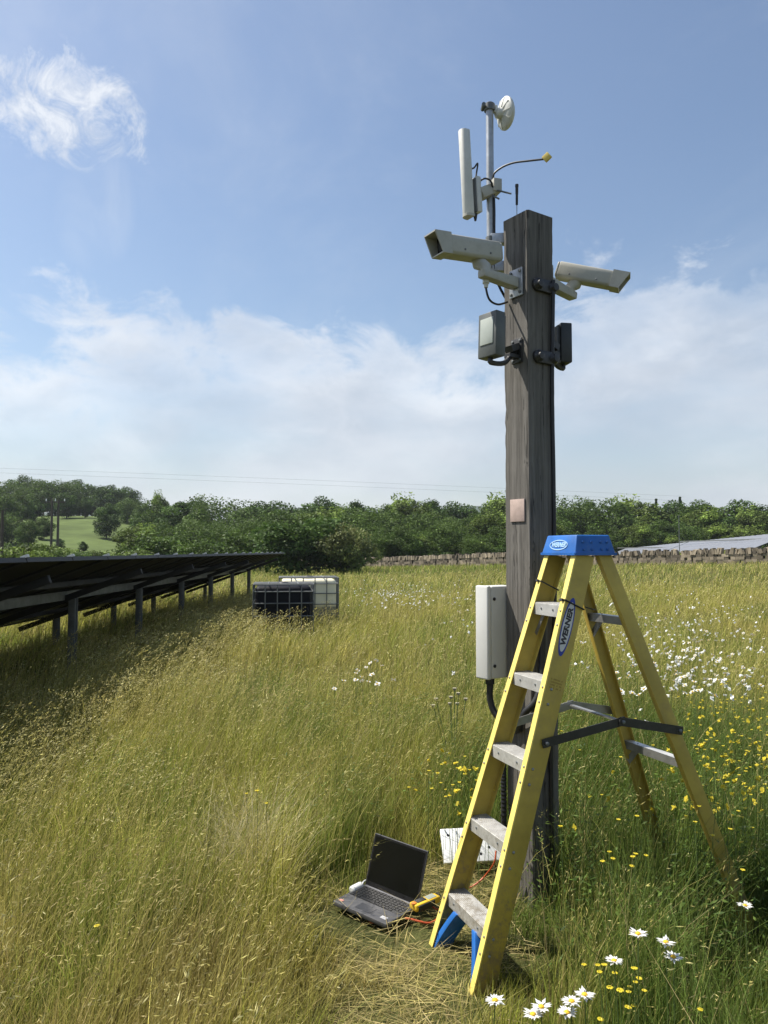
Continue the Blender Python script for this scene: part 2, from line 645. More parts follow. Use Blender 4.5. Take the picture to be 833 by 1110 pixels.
def soil():
    m = bpy.data.materials.new('meadow_thatch')
    m.use_nodes = True
    N, L = m.node_tree.nodes, m.node_tree.links
    b = N['Principled BSDF']
    b.inputs['Roughness'].default_value = .95
    b.inputs['Specular IOR Level'].default_value = .1
    t = N.new('ShaderNodeTexCoord')
    n = N.new('ShaderNodeTexNoise')
    n.inputs['Scale'].default_value = 1.3
    n.inputs['Detail'].default_value = 12
    n.inputs['Roughness'].default_value = .7
    L.new(t.outputs['Object'], n.inputs['Vector'])
    cr = N.new('ShaderNodeValToRGB')
    e = cr.color_ramp.elements
    e[0].position, e[0].color = .33, (.030, .034, .012, 1)
    e[1].position, e[1].color = .68, (.15, .125, .052, 1)
    k = e.new(.5)
    k.color = (.075, .078, .026, 1)
    L.new(n.outputs['Fac'], cr.inputs[0])
    n2 = N.new('ShaderNodeTexNoise')
    n2.inputs['Scale'].default_value = .045
    n2.inputs['Detail'].default_value = 6
    L.new(t.outputs['Object'], n2.inputs['Vector'])
    mx = N.new('ShaderNodeMixRGB')
    mr = N.new('ShaderNodeMapRange')
    mr.inputs[1].default_value, mr.inputs[2].default_value = .4, .6
    L.new(n2.outputs['Fac'], mr.inputs[0])
    L.new(mr.outputs[0], mx.inputs[0])
    L.new(cr.outputs[0], mx.inputs[1])
    mx.inputs[2].default_value = (.085, .12, .032, 1)
    m3 = N.new('ShaderNodeMixRGB')
    m3.inputs[0].default_value = .6
    L.new(cr.outputs[0], m3.inputs[1])
    L.new(mx.outputs[0], m3.inputs[2])
    L.new(m3.outputs[0], b.inputs['Base Color'])
    n3 = N.new('ShaderNodeTexNoise')
    n3.inputs['Scale'].default_value = 22
    n3.inputs['Detail'].default_value = 8
    L.new(t.outputs['Object'], n3.inputs['Vector'])
    bp = N.new('ShaderNodeBump')
    bp.inputs['Strength'].default_value = .9
    bp.inputs['Distance'].default_value = .05
    L.new(n3.outputs['Fac'], bp.inputs['Height'])
    L.new(bp.outputs[0], b.inputs['Normal'])
    return m


# ================================================================ THE SETTING
def build_ground():
    ys = np.concatenate([np.arange(-6, 30, .5), np.arange(30, 130, 2.5), np.arange(130, 320, 8), np.array([340, 420, 560, 800, 1200, 2000, 3500])])
    xs = np.concatenate([np.array([-2500, -1200, -600, -320, -220]), np.arange(-160, -20, 6), np.arange(-20, 20, .8), np.arange(20, 160, 6), np.array([220, 320, 600, 1200, 2500])])
    X, Y = np.meshgrid(xs, ys)
    Z = ground(X, Y)
    nv = X.size
    me = bpy.data.meshes.new('ground')
    vs = np.stack([X.ravel(), Y.ravel(), Z.ravel()], 1)
    ny, nx = X.shape
    i = np.arange(ny - 1)[:, None] * nx + np.arange(nx - 1)[None, :]
    fs = np.stack([i, i + 1, i + nx + 1, i + nx], -1).reshape(-1, 4)
    me.from_pydata(vs.tolist(), [], fs.tolist())
    me.polygons.foreach_set('use_smooth', [True] * len(me.polygons))
    me.materials.append(soil())
    o = bpy.data.objects.new('ground', me)
    COL.objects.link(o)
    o['kind'] = 'structure'


build_ground()


def build_hills():
    m = mat('far_wooded_hill', (.05, .075, .05), .95, var=.3, scale=.05, bump=0.0)
    vs, fs = [], []
    n = 160
    for i in range(n + 1):
        x = -1500 + 3000 * i / n
        h = 52 + 9 * math.sin(i * .17) + 4 * math.sin(i * .43 + 1) + 1.5 * math.sin(i * 1.7) + .8 * random.uniform(-1, 1)
        for k, (yy, zz) in enumerate(((880, -3), (950, h * .7), (1020, h), (1200, h * .8), (1400, -3))):
            vs.append((x, yy + 20 * math.sin(i * .3), zz))
    for i in range(n):
        for k in range(4):
            a = i * 5 + k
            fs.append((a, a + 5, a + 6, a + 1))
    me = bpy.data.meshes.new('hills')
    me.from_pydata(vs, [], fs)
    me.polygons.foreach_set('use_smooth', [True] * len(me.polygons))
    me.materials.append(m)
    o = bpy.data.objects.new('hills', me)
    COL.objects.link(o)
    o['kind'] = 'structure'


build_hills()


# ---------------------------------------------------------------- mesh from numpy with a tint attribute
def np_mesh(name, verts, faces_list, tint, material):
    """faces_list: list of int arrays (n,k). tint: (nverts,3)."""
    me = bpy.data.meshes.new(name)
    nv = len(verts)
    me.vertices.add(nv)
    me.vertices.foreach_set('co', np.ascontiguousarray(verts, dtype=np.float32).ravel())
    loops = np.concatenate([f.ravel() for f in faces_list]).astype(np.int32)
    tot = np.concatenate([np.full(len(f), f.shape[1], np.int32) for f in faces_list])
    start = np.concatenate([[0], np.cumsum(tot)[:-1]]).astype(np.int32)
    me.loops.add(len(loops))
    me.loops.foreach_set('vertex_index', loops)
    me.polygons.add(len(tot))
    me.polygons.foreach_set('loop_start', start)
    try:
        me.polygons.foreach_set('loop_total', tot)
    except Exception:
        pass
    a = me.attributes.new('tint', 'FLOAT_COLOR', 'POINT')
    c = np.ones((nv, 4), np.float32)
    c[:, :3] = tint
    a.data.foreach_set('color', c.ravel())
    me.materials.append(material)
    me.update(calc_edges=True)
    me.validate()
    return me


def np_obj(name, me, parent=None):
    o = bpy.data.objects.new(name, me)
    COL.objects.link(o)
    if parent is not None:
        o.parent = parent
    return o


class Ribbons:
    """Many tapered blades, vectorised."""

    def __init__(s):
        s.V, s.F4, s.F3, s.C, s.n = [], [], [], [], 0

    def blades(s, base, az_, lean, h, w, col, nseg=3, tipcol=None, curl=1.0, wexp=.8):
        N = len(base)
        if N == 0:
            return None
        d = np.stack([np.cos(az_), np.sin(az_), np.zeros(N)], 1)
        sa = az_ + np.pi / 2 + rng.normal(0, .9, N)
        sd = np.stack([np.cos(sa), np.sin(sa), np.zeros(N)], 1)
        vs, cs = [], []
        for k in range(nseg + 1):
            t = k / nseg
            hor = lean * h * (0.25 * t + 0.75 * t ** (1 + curl))
            ver = h * t * np.sqrt(np.clip(1 - (0.55 * lean * t) ** 2, .05, 1))
            p = base + d * hor[:, None] + np.array([0, 0, 1.0]) * ver[:, None]
            cc = col if tipcol is None else col * (1 - t) + tipcol * t
            if k < nseg:
                ww = (w * (1 - t) ** wexp * .5)[:, None]
                vs += [p - sd * ww, p + sd * ww]
                cs += [cc, cc]
            else:
                vs.append(p)
                cs.append(cc)
        m = 2 * nseg + 1
        A = np.stack(vs, 1).reshape(-1, 3)
        C = np.stack(cs, 1).reshape(-1, 3)
        b = s.n + np.arange(N) * m
        for k in range(nseg - 1):
            s.F4.append(np.stack([b + 2 * k, b + 2 * k + 1, b + 2 * k + 3, b + 2 * k + 2], 1))
        k = nseg - 1
        s.F3.append(np.stack([b + 2 * k, b + 2 * k + 1, b + 2 * nseg], 1))
        s.V.append(A)
        s.C.append(C)
        s.n += N * m
        return vs[-1], d                    # tips, direction

    def quads(s, P, u, v, col):
        """diamonds centred at P spanned by u (long) and v (wide)."""
        N = len(P)
        A = np.stack([P - u, P + v * .9 - u * .1, P + u, P - v * .9 - u * .1], 1).reshape(-1, 3)
        C = np.repeat(col, 4, 0)
        b = s.n + np.arange(N) * 4
        s.F4.append(np.stack([b, b + 1, b + 2, b + 3], 1))
        s.V.append(A)
        s.C.append(C)
        s.n += 4 * N

    def mesh(s, name, material):
        fl = []
        if s.F4:
            fl.append(np.concatenate(s.F4))
        if s.F3:
            fl.append(np.concatenate(s.F3))
        return np_mesh(name, np.concatenate(s.V), fl, np.concatenate(s.C), material)


def unit(n):
    v = rng.normal(size=(n, 3))
    return v / np.linalg.norm(v, axis=1, keepdims=True)


# ================================================================ LADDER GEOMETRY (fitted to the photograph)
LN_T, LF_T = V((.768, 3.065, 1.59)), V((.690, 3.279, 1.588))
LN_F, LF_F = V((.300, 2.796, -.033)), V((.164, 3.165, -.037))
LRN_T, LRF_T = V((.914, 3.118, 1.59)), V((.835, 3.332, 1.588))
LRN_F, LRF_F = V((1.515, 3.178, .02)), V((1.329, 3.635, .03))
W_AX = (LF_T - LN_T).normalized()
S_AX = (LRN_T - LN_T).normalized()

POST_C = V((.690, 3.60, 0))
_vr = V((POST_C.x, POST_C.y, 0)).normalized()
NL = (Matrix.Rotation(R(-45), 3, 'Z') @ (-_vr)).normalized()      # left face normal (towards the sun)
NR = (Matrix.Rotation(R(45), 3, 'Z') @ (-_vr)).normalized()       # right face normal (towards the camera's right)
UP = V((0, 0, 1))
PA = .0855                                                             # half side of the post
POST_TOP = 3.185

LAP_O = V((.030, 3.47, .055))


# ================================================================ MEADOW
def dist_seg(x, y, a, b):
    ax, ay, bx, by = a[0], a[1], b[0], b[1]
    L = (bx - ax) ** 2 + (by - ay) ** 2
    t = np.clip(((x - ax) * (bx - ax) + (y - ay) * (by - ay)) / L, 0, 1)
    return np.hypot(x - ax - t * (bx - ax), y - ay - t * (by - ay))


def trample(x, y):
    """1 where the grass has been walked flat: round the laptop and on the way there."""
    d = np.minimum(dist_seg(x, y, (0.02, 3.3), (.28, 3.15)) / .38, dist_seg(x, y, (.12, 3.1), (-.06, 1.2)) / .27)
    d = np.minimum(d, dist_seg(x, y, (.10, 3.55), (.42, 3.8)) / .26)
    d = d + (vnoise(x, y, .5, 5) - .5) * .7
    return 1 - sstep(.55, 1.15, d)


def lush(x, y):
    """1 in the greener growth right of the post."""
    v = sstep(.12, .5, x - .05 * y + (vnoise(x, y, 1.4, 9) - .5) * .6) * (1 - sstep(5.0, 9.5, y + (vnoise(x, y, 2.5, 12) - .5) * 3))
    g = np.zeros_like(x)
    # green tufts: behind the laptop, at the post foot, and a few out in the olive grass
    for tx, ty, sx_, sy_ in ((-.14, 4.3, .24, .42), (.42, 4.15, .2, .4), (-.55, 5.9, .3, .5), (.2, 6.2, .35, .6), (-1.5, 4.6, .22, .35), (-1.2, 7.6, .4, .7)):
        g = np.maximum(g, np.exp(-(((x - tx) / sx_) ** 2 + ((y - ty) / sy_) ** 2)))
    return np.clip(np.maximum(v, g * .95), 0, 1)


def mixc(a, b, t):
    return a * (1 - t[:, None]) + b * t[:, None]


C_ = lambda *a: np.array(a, float)
OLIVE, YELG, GREEN, DEEP = C_(.200, .222, .034), C_(.350, .330, .074), C_(.125, .185, .034), C_(.060, .110, .022)
STRAW, PALE, PINK, RUST = C_(.50, .405, .185), C_(.62, .55, .33), C_(.44, .31, .18), C_(.37, .265, .10)


def scatter(n, d0, d1, power, xpad=1.1, kx=.56):
    """random points in the view wedge; power sets how fast density falls with distance."""
    u = rng.random(n)
    e = 2 - power
    if abs(e) < 1e-6:
        y = d0 * (d1 / d0) ** u
    else:
        y = (d0 ** e + u * (d1 ** e - d0 ** e)) ** (1 / e)
    x = rng.uniform(-1, 1, n) * (kx * y + xpad)
    return x, y


def base_colour(x, y, n):
    lu = lush(x, y)
    p1, p2 = vnoise(x, y, 2.2, 1), vnoise(x, y * .5, 9, 2)
    c = mixc(np.repeat(OLIVE[None], n, 0), np.repeat(YELG[None], n, 0), np.clip(p1 * .75 + p2 * .45 - .1, 0, 1))
    dry = sstep(.52, .85, vnoise(x, y * .6, 4.5, 3)) * .55
    c = mixc(c, np.repeat(RUST[None], n, 0), dry * (1 - lu) * .5)
    gp = sstep(.5, .85, vnoise(x, y, 4.5, 4)) * .75
    gp = np.maximum(gp, sstep(.60, .86, vnoise(x, y, 1.1, 51)) * .8 * (1 - sstep(9, 16, y)))
    gp = np.maximum(gp, sstep(24, 40, y) * .75)
    c = mixc(c, np.repeat(GREEN[None], n, 0), gp)
    g2 = mixc(np.repeat(GREEN[None], n, 0), np.repeat(DEEP[None], n, 0), .25 + .75 * vnoise(x, y, .8, 6))
    fg = (1 - sstep(1.8, 3.6, y + (vnoise(x, y, .9, 41) - .5) * 1.6)) * (1 - sstep(-.1, .4, x)) * .6
    c = mixc(c, np.repeat(RUST[None], n, 0), fg)
    c = mixc(c, g2, lu * .92)
    yel = sstep(.62, .9, vnoise(x, y, .7, 52))[:, None] * (1 - lu[:, None]) * .55
    c = c * (1 - yel) + np.array([.47, .42, .13]) * yel
    c *= rng.lognormal(0, .36, n)[:, None]
    return c


LEAN_AZ = R(10)     # the tall grass leans to the right


def keepout(x, y, pad=0.0):
    k = np.ones(len(x), bool)
    dx_, dy_ = x - LAP_O.x, y - LAP_O.y
    a = dx_ * .77 + dy_ * -.64
    b = dx_ * -.64 + dy_ * -.77
    k &= ~((np.abs(a) < .19 + pad) & (np.abs(b) < .15 + pad))                 # laptop
    k &= ~((np.abs(a) < .20) & (b > .1) & (b < .36) & (rng.random(len(x)) < .8))
    k &= ~((np.abs((x - POST_C.x)) + np.abs(y - POST_C.y)) < .125)            # post
    k &= np.hypot(x - .18, y - 3.20) > .09                                    # tester
    # tanks
    k &= ~((x > -2.3) & (x < -1.3) & (y > 13.2) & (y < 14.2)) & ~((x > -2.2) & (x < -1.0) & (y > 15.7) & (y < 16.7))
    return k


def make_grass():
    rb = Ribbons()
    st = Ribbons()

    def leafy(n, d0, d1, power, hmin, hmax, w0, wk, nseg):
        x, y = scatter(n, d0, d1, power)
        k = keepout(x, y)
        x, y = x[k], y[k]
        tr = trample(x, y)
        k = rng.random(len(x)) > tr * .45
        x, y, tr = x[k], y[k], tr[k]
        n = len(x)
        lu = lush(x, y)
        h = rng.uniform(hmin, hmax, n) * (.75 + .5 * vnoise(x, y, 1.2, 7)) * (1 + .22 * lu)
        h *= 1 - .82 * tr
        near = dist_seg(x, y, (.04, 3.35), (.35, 3.1)) < .5
        h = np.where(near, np.minimum(h, .07 + .05 * rng.random(n)), h)
        # the view of the ladder feet, laptop stays open: shorter growth in front of them
        front = ((x > -.35) & (x < .5) & (y > 1.6) & (y < 3.1)) | (dist_seg(x, y, (1.47, 3.25), (1.12, 2.45)) < .2)
        h = np.where(front, np.minimum(h, .10 + .12 * rng.random(n)), h)
        swirl = LEAN_AZ + 3.6 * (vnoise(x, y, .75, 31) - .45)
        under = (x < -2.9) & (x > -6.3) & (y < 25)
        h = np.where(under, h * .6, h)
        az_ = np.where(rng.random(n) < .6, swirl + rng.normal(0, .55, n), rng.uniform(0, 6.283, n))
        h = h * (.66 + .64 * vnoise(x, y, .42, 32))
        lean = np.clip(rng.normal(.42, .27, n), .03, 1.1) + tr * .5
        w = (w0 + wk * y) * rng.uniform(.6, 1.5, n)
        c = base_colour(x, y, n)
        c = mixc(c, np.repeat(STRAW[None], n, 0), tr * rng.uniform(.0, .8, n))
        dead = rng.random(n) < .10 * (1 - .6 * lu)
        c[dead] = STRAW * rng.lognormal(-.2, .25, dead.sum())[:, None]
        tip = c * 1.08 + np.array([.03, .018, .0])
        b = np.stack([x, y, ground(x, y) - .01], 1)
        rb.blades(b, az_, lean, h, w, c, nseg, tip, curl=1.1)

    leafy(150000, .8, 7.5, 1.0, .15, .46, .0030, .00012, 3)
    leafy(110000, 7, 26, 1.1, .20, .45, .0032, .00052, 2)
    leafy(7000, .9, 8, 1.0, .12, .40, .0068, .0001, 3)
    leafy(80000, 24, 90, 1.2, .16, .36, .004, .00075, 2)
    # low sward that hides the soil
    leafy(70000, .8, 6.5, .8, .06, .2, .004, .0004, 2)

    # flattened straw
    n = 17000
    x = rng.uniform(-.9, 1.0, n)
    y = rng.uniform(1.0, 4.6, n)
    tr = trample(x, y)
    k = (rng.random(n) < tr) & keepout(x, y, -.02)
    x, y = x[k], y[k]
    n = len(x)
    h = rng.gamma(2.2, .045, n) + .03
    c = mixc(np.repeat(STRAW[None], n, 0), np.repeat(YELG[None], n, 0), rng.random(n) * .55) * rng.lognormal(-.12, .3, n)[:, None]
    b = np.stack([x, y, ground(x, y) + rng.uniform(.0, .05, n)], 1)
    azf = np.where(rng.random(n) < .5, rng.normal(R(200), .6, n), rng.uniform(0, 6.283, n))
    d = np.stack([np.cos(azf), np.sin(azf), rng.uniform(-.05, .35, n)], 1)
    sd = np.stack([-np.sin(azf), np.cos(azf), rng.normal(0, .4, n)], 1)
    st.quads(b + d * h[:, None] * .5, d * h[:, None] * .5, sd * .0015, c)

    # flowering stems with seed heads
    def stems(n, d0, d1, power, hmin, hmax, w0, wk, m, pale_p=.25):
        x, y = scatter(n, d0, d1, power)
        k = keepout(x, y, .03) & (trample(x, y) < .35)
        k &= ~((x > -.35) & (x < .52) & (y > 1.2) & (y < 3.25)) & ~(dist_seg(x, y, (1.47, 3.25), (1.05, 2.3)) < .2)
        lu = lush(x, y)
        k &= rng.random(len(x)) > lu * .8
        x, y = x[k], y[k]
        n = len(x)
        lu = lush(x, y)
        pat = vnoise(x, y, 1.6, 21)
        h = rng.uniform(hmin, hmax, n) * (.8 + .35 * pat)
        azs = LEAN_AZ + 1.6 * (vnoise(x, y, .9, 33) - .5) + rng.normal(0, .75, n)
        lean = np.clip(rng.normal(.42, .2, n), .05, 1.0)
        w = (w0 + wk * y)
        col = mixc(np.repeat(YELG[None], n, 0), np.repeat(STRAW[None], n, 0), rng.random(n) * .55)
        hc = mixc(np.repeat(STRAW[None], n, 0), np.repeat(PINK[None], n, 0), np.clip(vnoise(x, y, 3.2, 22) * 1.5 - .45 + rng.normal(0, .25, n), 0, 1))
        pale = (rng.random(n) < pale_p)
        hc[pale] = PALE
        hc = mixc(hc, np.repeat(YELG[None], n, 0), np.clip(.4 + .45 * rng.random(n), 0, 1))
        var = rng.lognormal(0, .2, n)[:, None]
        b = np.stack([x, y, ground(x, y)], 1)
        tips, d = st.blades(b, azs, lean, h, w * np.ones(n), col * var, 4, col * var, curl=1.6, wexp=.35)
        # seed head: m spikelets strung back from the tip along the bent stem
        L = h * rng.uniform(.16, .30, n)
        droop = rng.uniform(-.1, .55, n)
        ax = d * (.55 + .3 * lean)[:, None] + np.array([0, 0, 1.0]) * (.75 - lean * .5 - droop * .35)[:, None]
        ax /= np.linalg.norm(ax, axis=1, keepdims=True)
        for q in range(m):
            t = (q + .5) / m
            spread = (np.sin(np.pi * min(1, t * 1.1)) * .18 + .03) * L
            off = unit(n) * spread[:, None] * rng.uniform(.3, 1, n)[:, None]
            P = tips + ax * ((t - .55) * L)[:, None] + off
            P[:, 2] -= (t * droop * L * .4)
            u = ax * .6 + unit(n) * .5
            u *= (L / m * .75)[:, None]
            v = unit(n) * (w0 * 1.15 + wk * 1.2 * y)[:, None]
            st.quads(P, u, v, hc * var * rng.uniform(.8, 1.2, n)[:, None])

    stems(17000, 1.0, 7, 1.0, .34, .64, .0014, .00012, 8)
    stems(13000, 6, 22, 1.1, .34, .58, .0013, .00036, 5)
    stems(8000, 20, 45, 1.2, .28, .46, .0022, .0006, 3)
    # bleached tuft of old straw left of the laptop, and a pinkish foreground drift
    n = 420
    xt, yt = -.62 + rng.normal(0, .10, n), 3.75 + rng.normal(0, .12, n)
    ht = rng.uniform(.2, .5, n)
    ct = PALE * rng.lognormal(-.1, .2, n)[:, None]
    st.blades(np.stack([xt, yt, ground(xt, yt)], 1), rng.uniform(0, 6.283, n), np.clip(rng.normal(.55, .25, n), .1, 1), ht, np.full(n, .0028), ct, 4, ct, curl=1.2, wexp=.5)
    # the thick silvery drift by the array
    n = 7000
    yy = rng.uniform(3.2, 21, n)
    xx = -2.55 + rng.normal(0, .55, n) + .06 * (8 - yy)
    global scatter
    old = scatter
    scatter = lambda *a, **k: (xx, yy)
    stems(n, 0, 0, 0, .36, .64, .0018, .00045, 9, .7)
    scatter = old

    o = np_obj('meadow_grass', rb.mesh('meadow_grass', M_grass))
    tag(o, 'olive and green meadow grass covering the whole field', 'grass', kind='stuff')
    o = np_obj('seeding_grass', st.mesh('seeding_grass', M_straw))
    tag(o, 'straw coloured grass stems and seed heads all over the field', 'grass', kind='stuff')


make_grass()


def make_lowherbs():
    """broad-leaved green herbs in the lush growth right of the post."""
    rb = Ribbons()
    x, y = scatter(11000, 1.3, 11, 1.0, .2, .56)
    k = (rng.random(len(x)) < lush(x, y)) & (y > 2.5) & keepout(x, y) & (trample(x, y) < .2)
    x, y = x[k], y[k]
    m = 7
    n = len(x)
    for q in range(m):
        z = ground(x, y) + rng.uniform(.08, .44, n)
        P = np.stack([x + rng.normal(0, .035, n), y + rng.normal(0, .035, n), z], 1)
        a = rng.uniform(0, 6.283, n)
        u = np.stack([np.cos(a), np.sin(a), rng.uniform(-.3, .6, n)], 1) * rng.uniform(.008, .02, n)[:, None]
        v = np.stack([-np.sin(a), np.cos(a), rng.normal(0, .3, n)], 1) * rng.uniform(.003, .006, n)[:, None]
        c = mixc(np.repeat(GREEN[None], n, 0), np.repeat(DEEP[None], n, 0), rng.random(n)) * rng.lognormal(0, .25, n)[:, None]
        rb.quads(P, u, v, c)
    o = np_obj('meadow_herbs', rb.mesh('meadow_herbs', M_grass))
    tag(o, 'small leafy green herbs among the grass right of the post', 'herbs', kind='stuff')


make_lowherbs()


# ================================================================ TREES
def crown_mesh(name, w, h, base, nclump, nleaf, leaf, pal, seed, lobed=.55, cone=False):
    g = np.random.default_rng(seed)
    P, U, Vv, Cc = [], [], [], []
    for c in range(nclump):
        # clump centres through the crown's volume, pushed outward
        while True:
            q = g.uniform(-1, 1, 3)
            if np.linalg.norm(q) < 1:
                break
        q = q * (np.linalg.norm(q) ** -.45)
        q = q * (1 + .16 * g.normal())
        zt = (q[2] + 1) / 2
        wid = (1 - .35 * max(0, zt - .45)) * (.72 + .28 * min(1, zt * 3))
        cen = np.array([q[0] * w * .42 * wid, q[1] * w * .42 * wid, base + (h - base) * (.08 + .84 * zt)])
        r = g.uniform(.12, .24) * w * lobed / .55
        if cone:
            zt = (c + .5) / nclump
            a = g.uniform(0, 6.28)
            cen = np.array([math.cos(a), math.sin(a), 0]) * w * .28 * (1 - zt) + np.array([0, 0, base + (h - base) * zt * .97])
            r = w * (.30 * (1 - zt) + .06)
        n = int(nleaf / nclump * g.uniform(.5, 1.5))
        s = g.normal(size=(n, 3))
        s /= np.linalg.norm(s, axis=1, keepdims=True)
        rad = r * g.uniform(.35, 1.08, n) ** .5
        p = cen + s * rad[:, None] * np.array([1, 1, .72])
        up = s * .6 + g.normal(size=(n, 3)) * .7 + np.array([0, 0, .35])
        up /= np.linalg.norm(up, axis=1, keepdims=True)
        t = np.cross(up, g.normal(size=(n, 3)))
        t /= np.linalg.norm(t, axis=1, keepdims=True)
        b = np.cross(up, t)
        L = leaf * g.uniform(.6, 1.5, n)
        P.append(p)
        U.append(t * L[:, None])
        Vv.append(b * L[:, None] * .62)
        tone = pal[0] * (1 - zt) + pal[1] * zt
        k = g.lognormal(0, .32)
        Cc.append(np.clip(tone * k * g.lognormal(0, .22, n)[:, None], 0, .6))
    rb = Ribbons()
    rb.quads(np.concatenate(P), np.concatenate(U), np.concatenate(Vv), np.concatenate(Cc))
    return rb.mesh(name, M_leaf)


def trunk_mesh(name, h, base, r, w, seed):
    g = random.Random(seed)
    mb = MB()
    top = V((g.uniform(-.3, .3), g.uniform(-.3, .3), base + (h - base) * .55))
    pts = [V((0, 0, -.3)), V((g.uniform(-.1, .1), g.uniform(-.1, .1), base * .6)), V((0, 0, base + .4)), top]
    mb.tube(pts, [r * 1.25, r, r * .8, r * .25], 8)
    for k in range(5):
        a = g.uniform(0, 6.28)
        s = pts[2] + (top - pts[2]) * g.uniform(0, .6)
        e = s + V((math.cos(a) * w * .33, math.sin(a) * w * .33, (h - base) * g.uniform(.15, .38)))
        mb.tube([s, (s + e) / 2 + V((0, 0, .15)), e], [r * .5, r * .32, r * .1], 6)
    o = mb.build(name, M_bark, None, V((0, 0, 0)), smooth=True)
    return o


TP = {}
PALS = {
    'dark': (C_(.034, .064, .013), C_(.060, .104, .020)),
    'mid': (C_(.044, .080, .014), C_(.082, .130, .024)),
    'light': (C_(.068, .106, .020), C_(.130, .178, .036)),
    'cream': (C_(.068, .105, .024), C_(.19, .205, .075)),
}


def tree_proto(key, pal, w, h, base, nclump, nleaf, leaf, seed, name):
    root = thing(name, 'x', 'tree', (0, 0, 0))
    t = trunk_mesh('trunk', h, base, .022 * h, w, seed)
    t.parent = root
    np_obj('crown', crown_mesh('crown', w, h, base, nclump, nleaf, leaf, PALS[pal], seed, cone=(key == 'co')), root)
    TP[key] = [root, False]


tree_proto('a', 'dark', 10, 11, .5, 60, 11000, .19, 3, 'broadleaf_tree')
tree_proto('b', 'mid', 9, 12, .5, 56, 11000, .19, 5, 'broadleaf_tree')
tree_proto('c', 'mid', 12, 11, .5, 66, 11000, .19, 8, 'broadleaf_tree')
tree_proto('d', 'light', 8, 10, .5, 52, 11000, .19, 13, 'broadleaf_tree')
tree_proto('e', 'dark', 8, 13, .5, 56, 11000, .19, 17, 'broadleaf_tree')
tree_proto('s1', 'mid', 5, 3.6, .2, 26, 4200, .13, 21, 'hedge_bush')
tree_proto('s2', 'light', 5, 3.2, .2, 22, 4200, .13, 23, 'hedge_bush')
tree_proto('s3', 'dark', 5, 4.0, .2, 26, 4600, .13, 27, 'hedge_bush')
tree_proto('el', 'cream', 4.6, 3.6, .2, 22, 4200, .12, 31, 'flowering_bush')
tree_proto('co', 'dark', 3.4, 13, .6, 40, 4500, .2, 33, 'conifer')


def plant(key, px, d, top_px, wscale, label, group=None, cat='tree', zoff=0.0, rz=None):
    root, used = TP[key]
    o = root if not used else copy_tree(root)
    TP[key][1] = True
    x = (px - CX) / F_PX * d
    z = gz(x, d) + zoff
    hgt = at(px, top_px, d).z - z
    h0 = {'a': 11, 'b': 12, 'c': 11, 'd': 10, 'e': 13, 's1': 3.6, 's2': 3.2, 's3': 4.0, 'el': 3.6, 'co': 13}[key]
    s = hgt / (h0 * 1.0)
    o.location = (x, d, z)
    o.rotation_euler = (0, 0, random.uniform(0, 6.28) if rz is None else rz)
    o.scale = (s * wscale, s * wscale, s)
    o['label'] = label
    o['category'] = cat
    if group:
        o['group'] = group
    elif 'group' in o:
        del o['group']
    return o


PROF = [(-120, 522), (0, 519), (25, 516), (50, 515), (80, 519), (110, 522), (140, 531), (158, 546), (180, 540), (205, 540), (235, 534), (262, 542), (290, 547), (320, 544),
        (350, 539), (385, 539), (410, 545), (440, 539), (475, 537), (500, 539), (530, 545), (552, 540), (575, 541), (610, 541), (640, 534), (660, 534), (690, 535), (712, 541),
        (740, 540), (770, 545), (800, 545), (833, 547), (960, 545)]


def prof(px):
    return float(np.interp(px, [p[0] for p in PROF], [p[1] for p in PROF]))


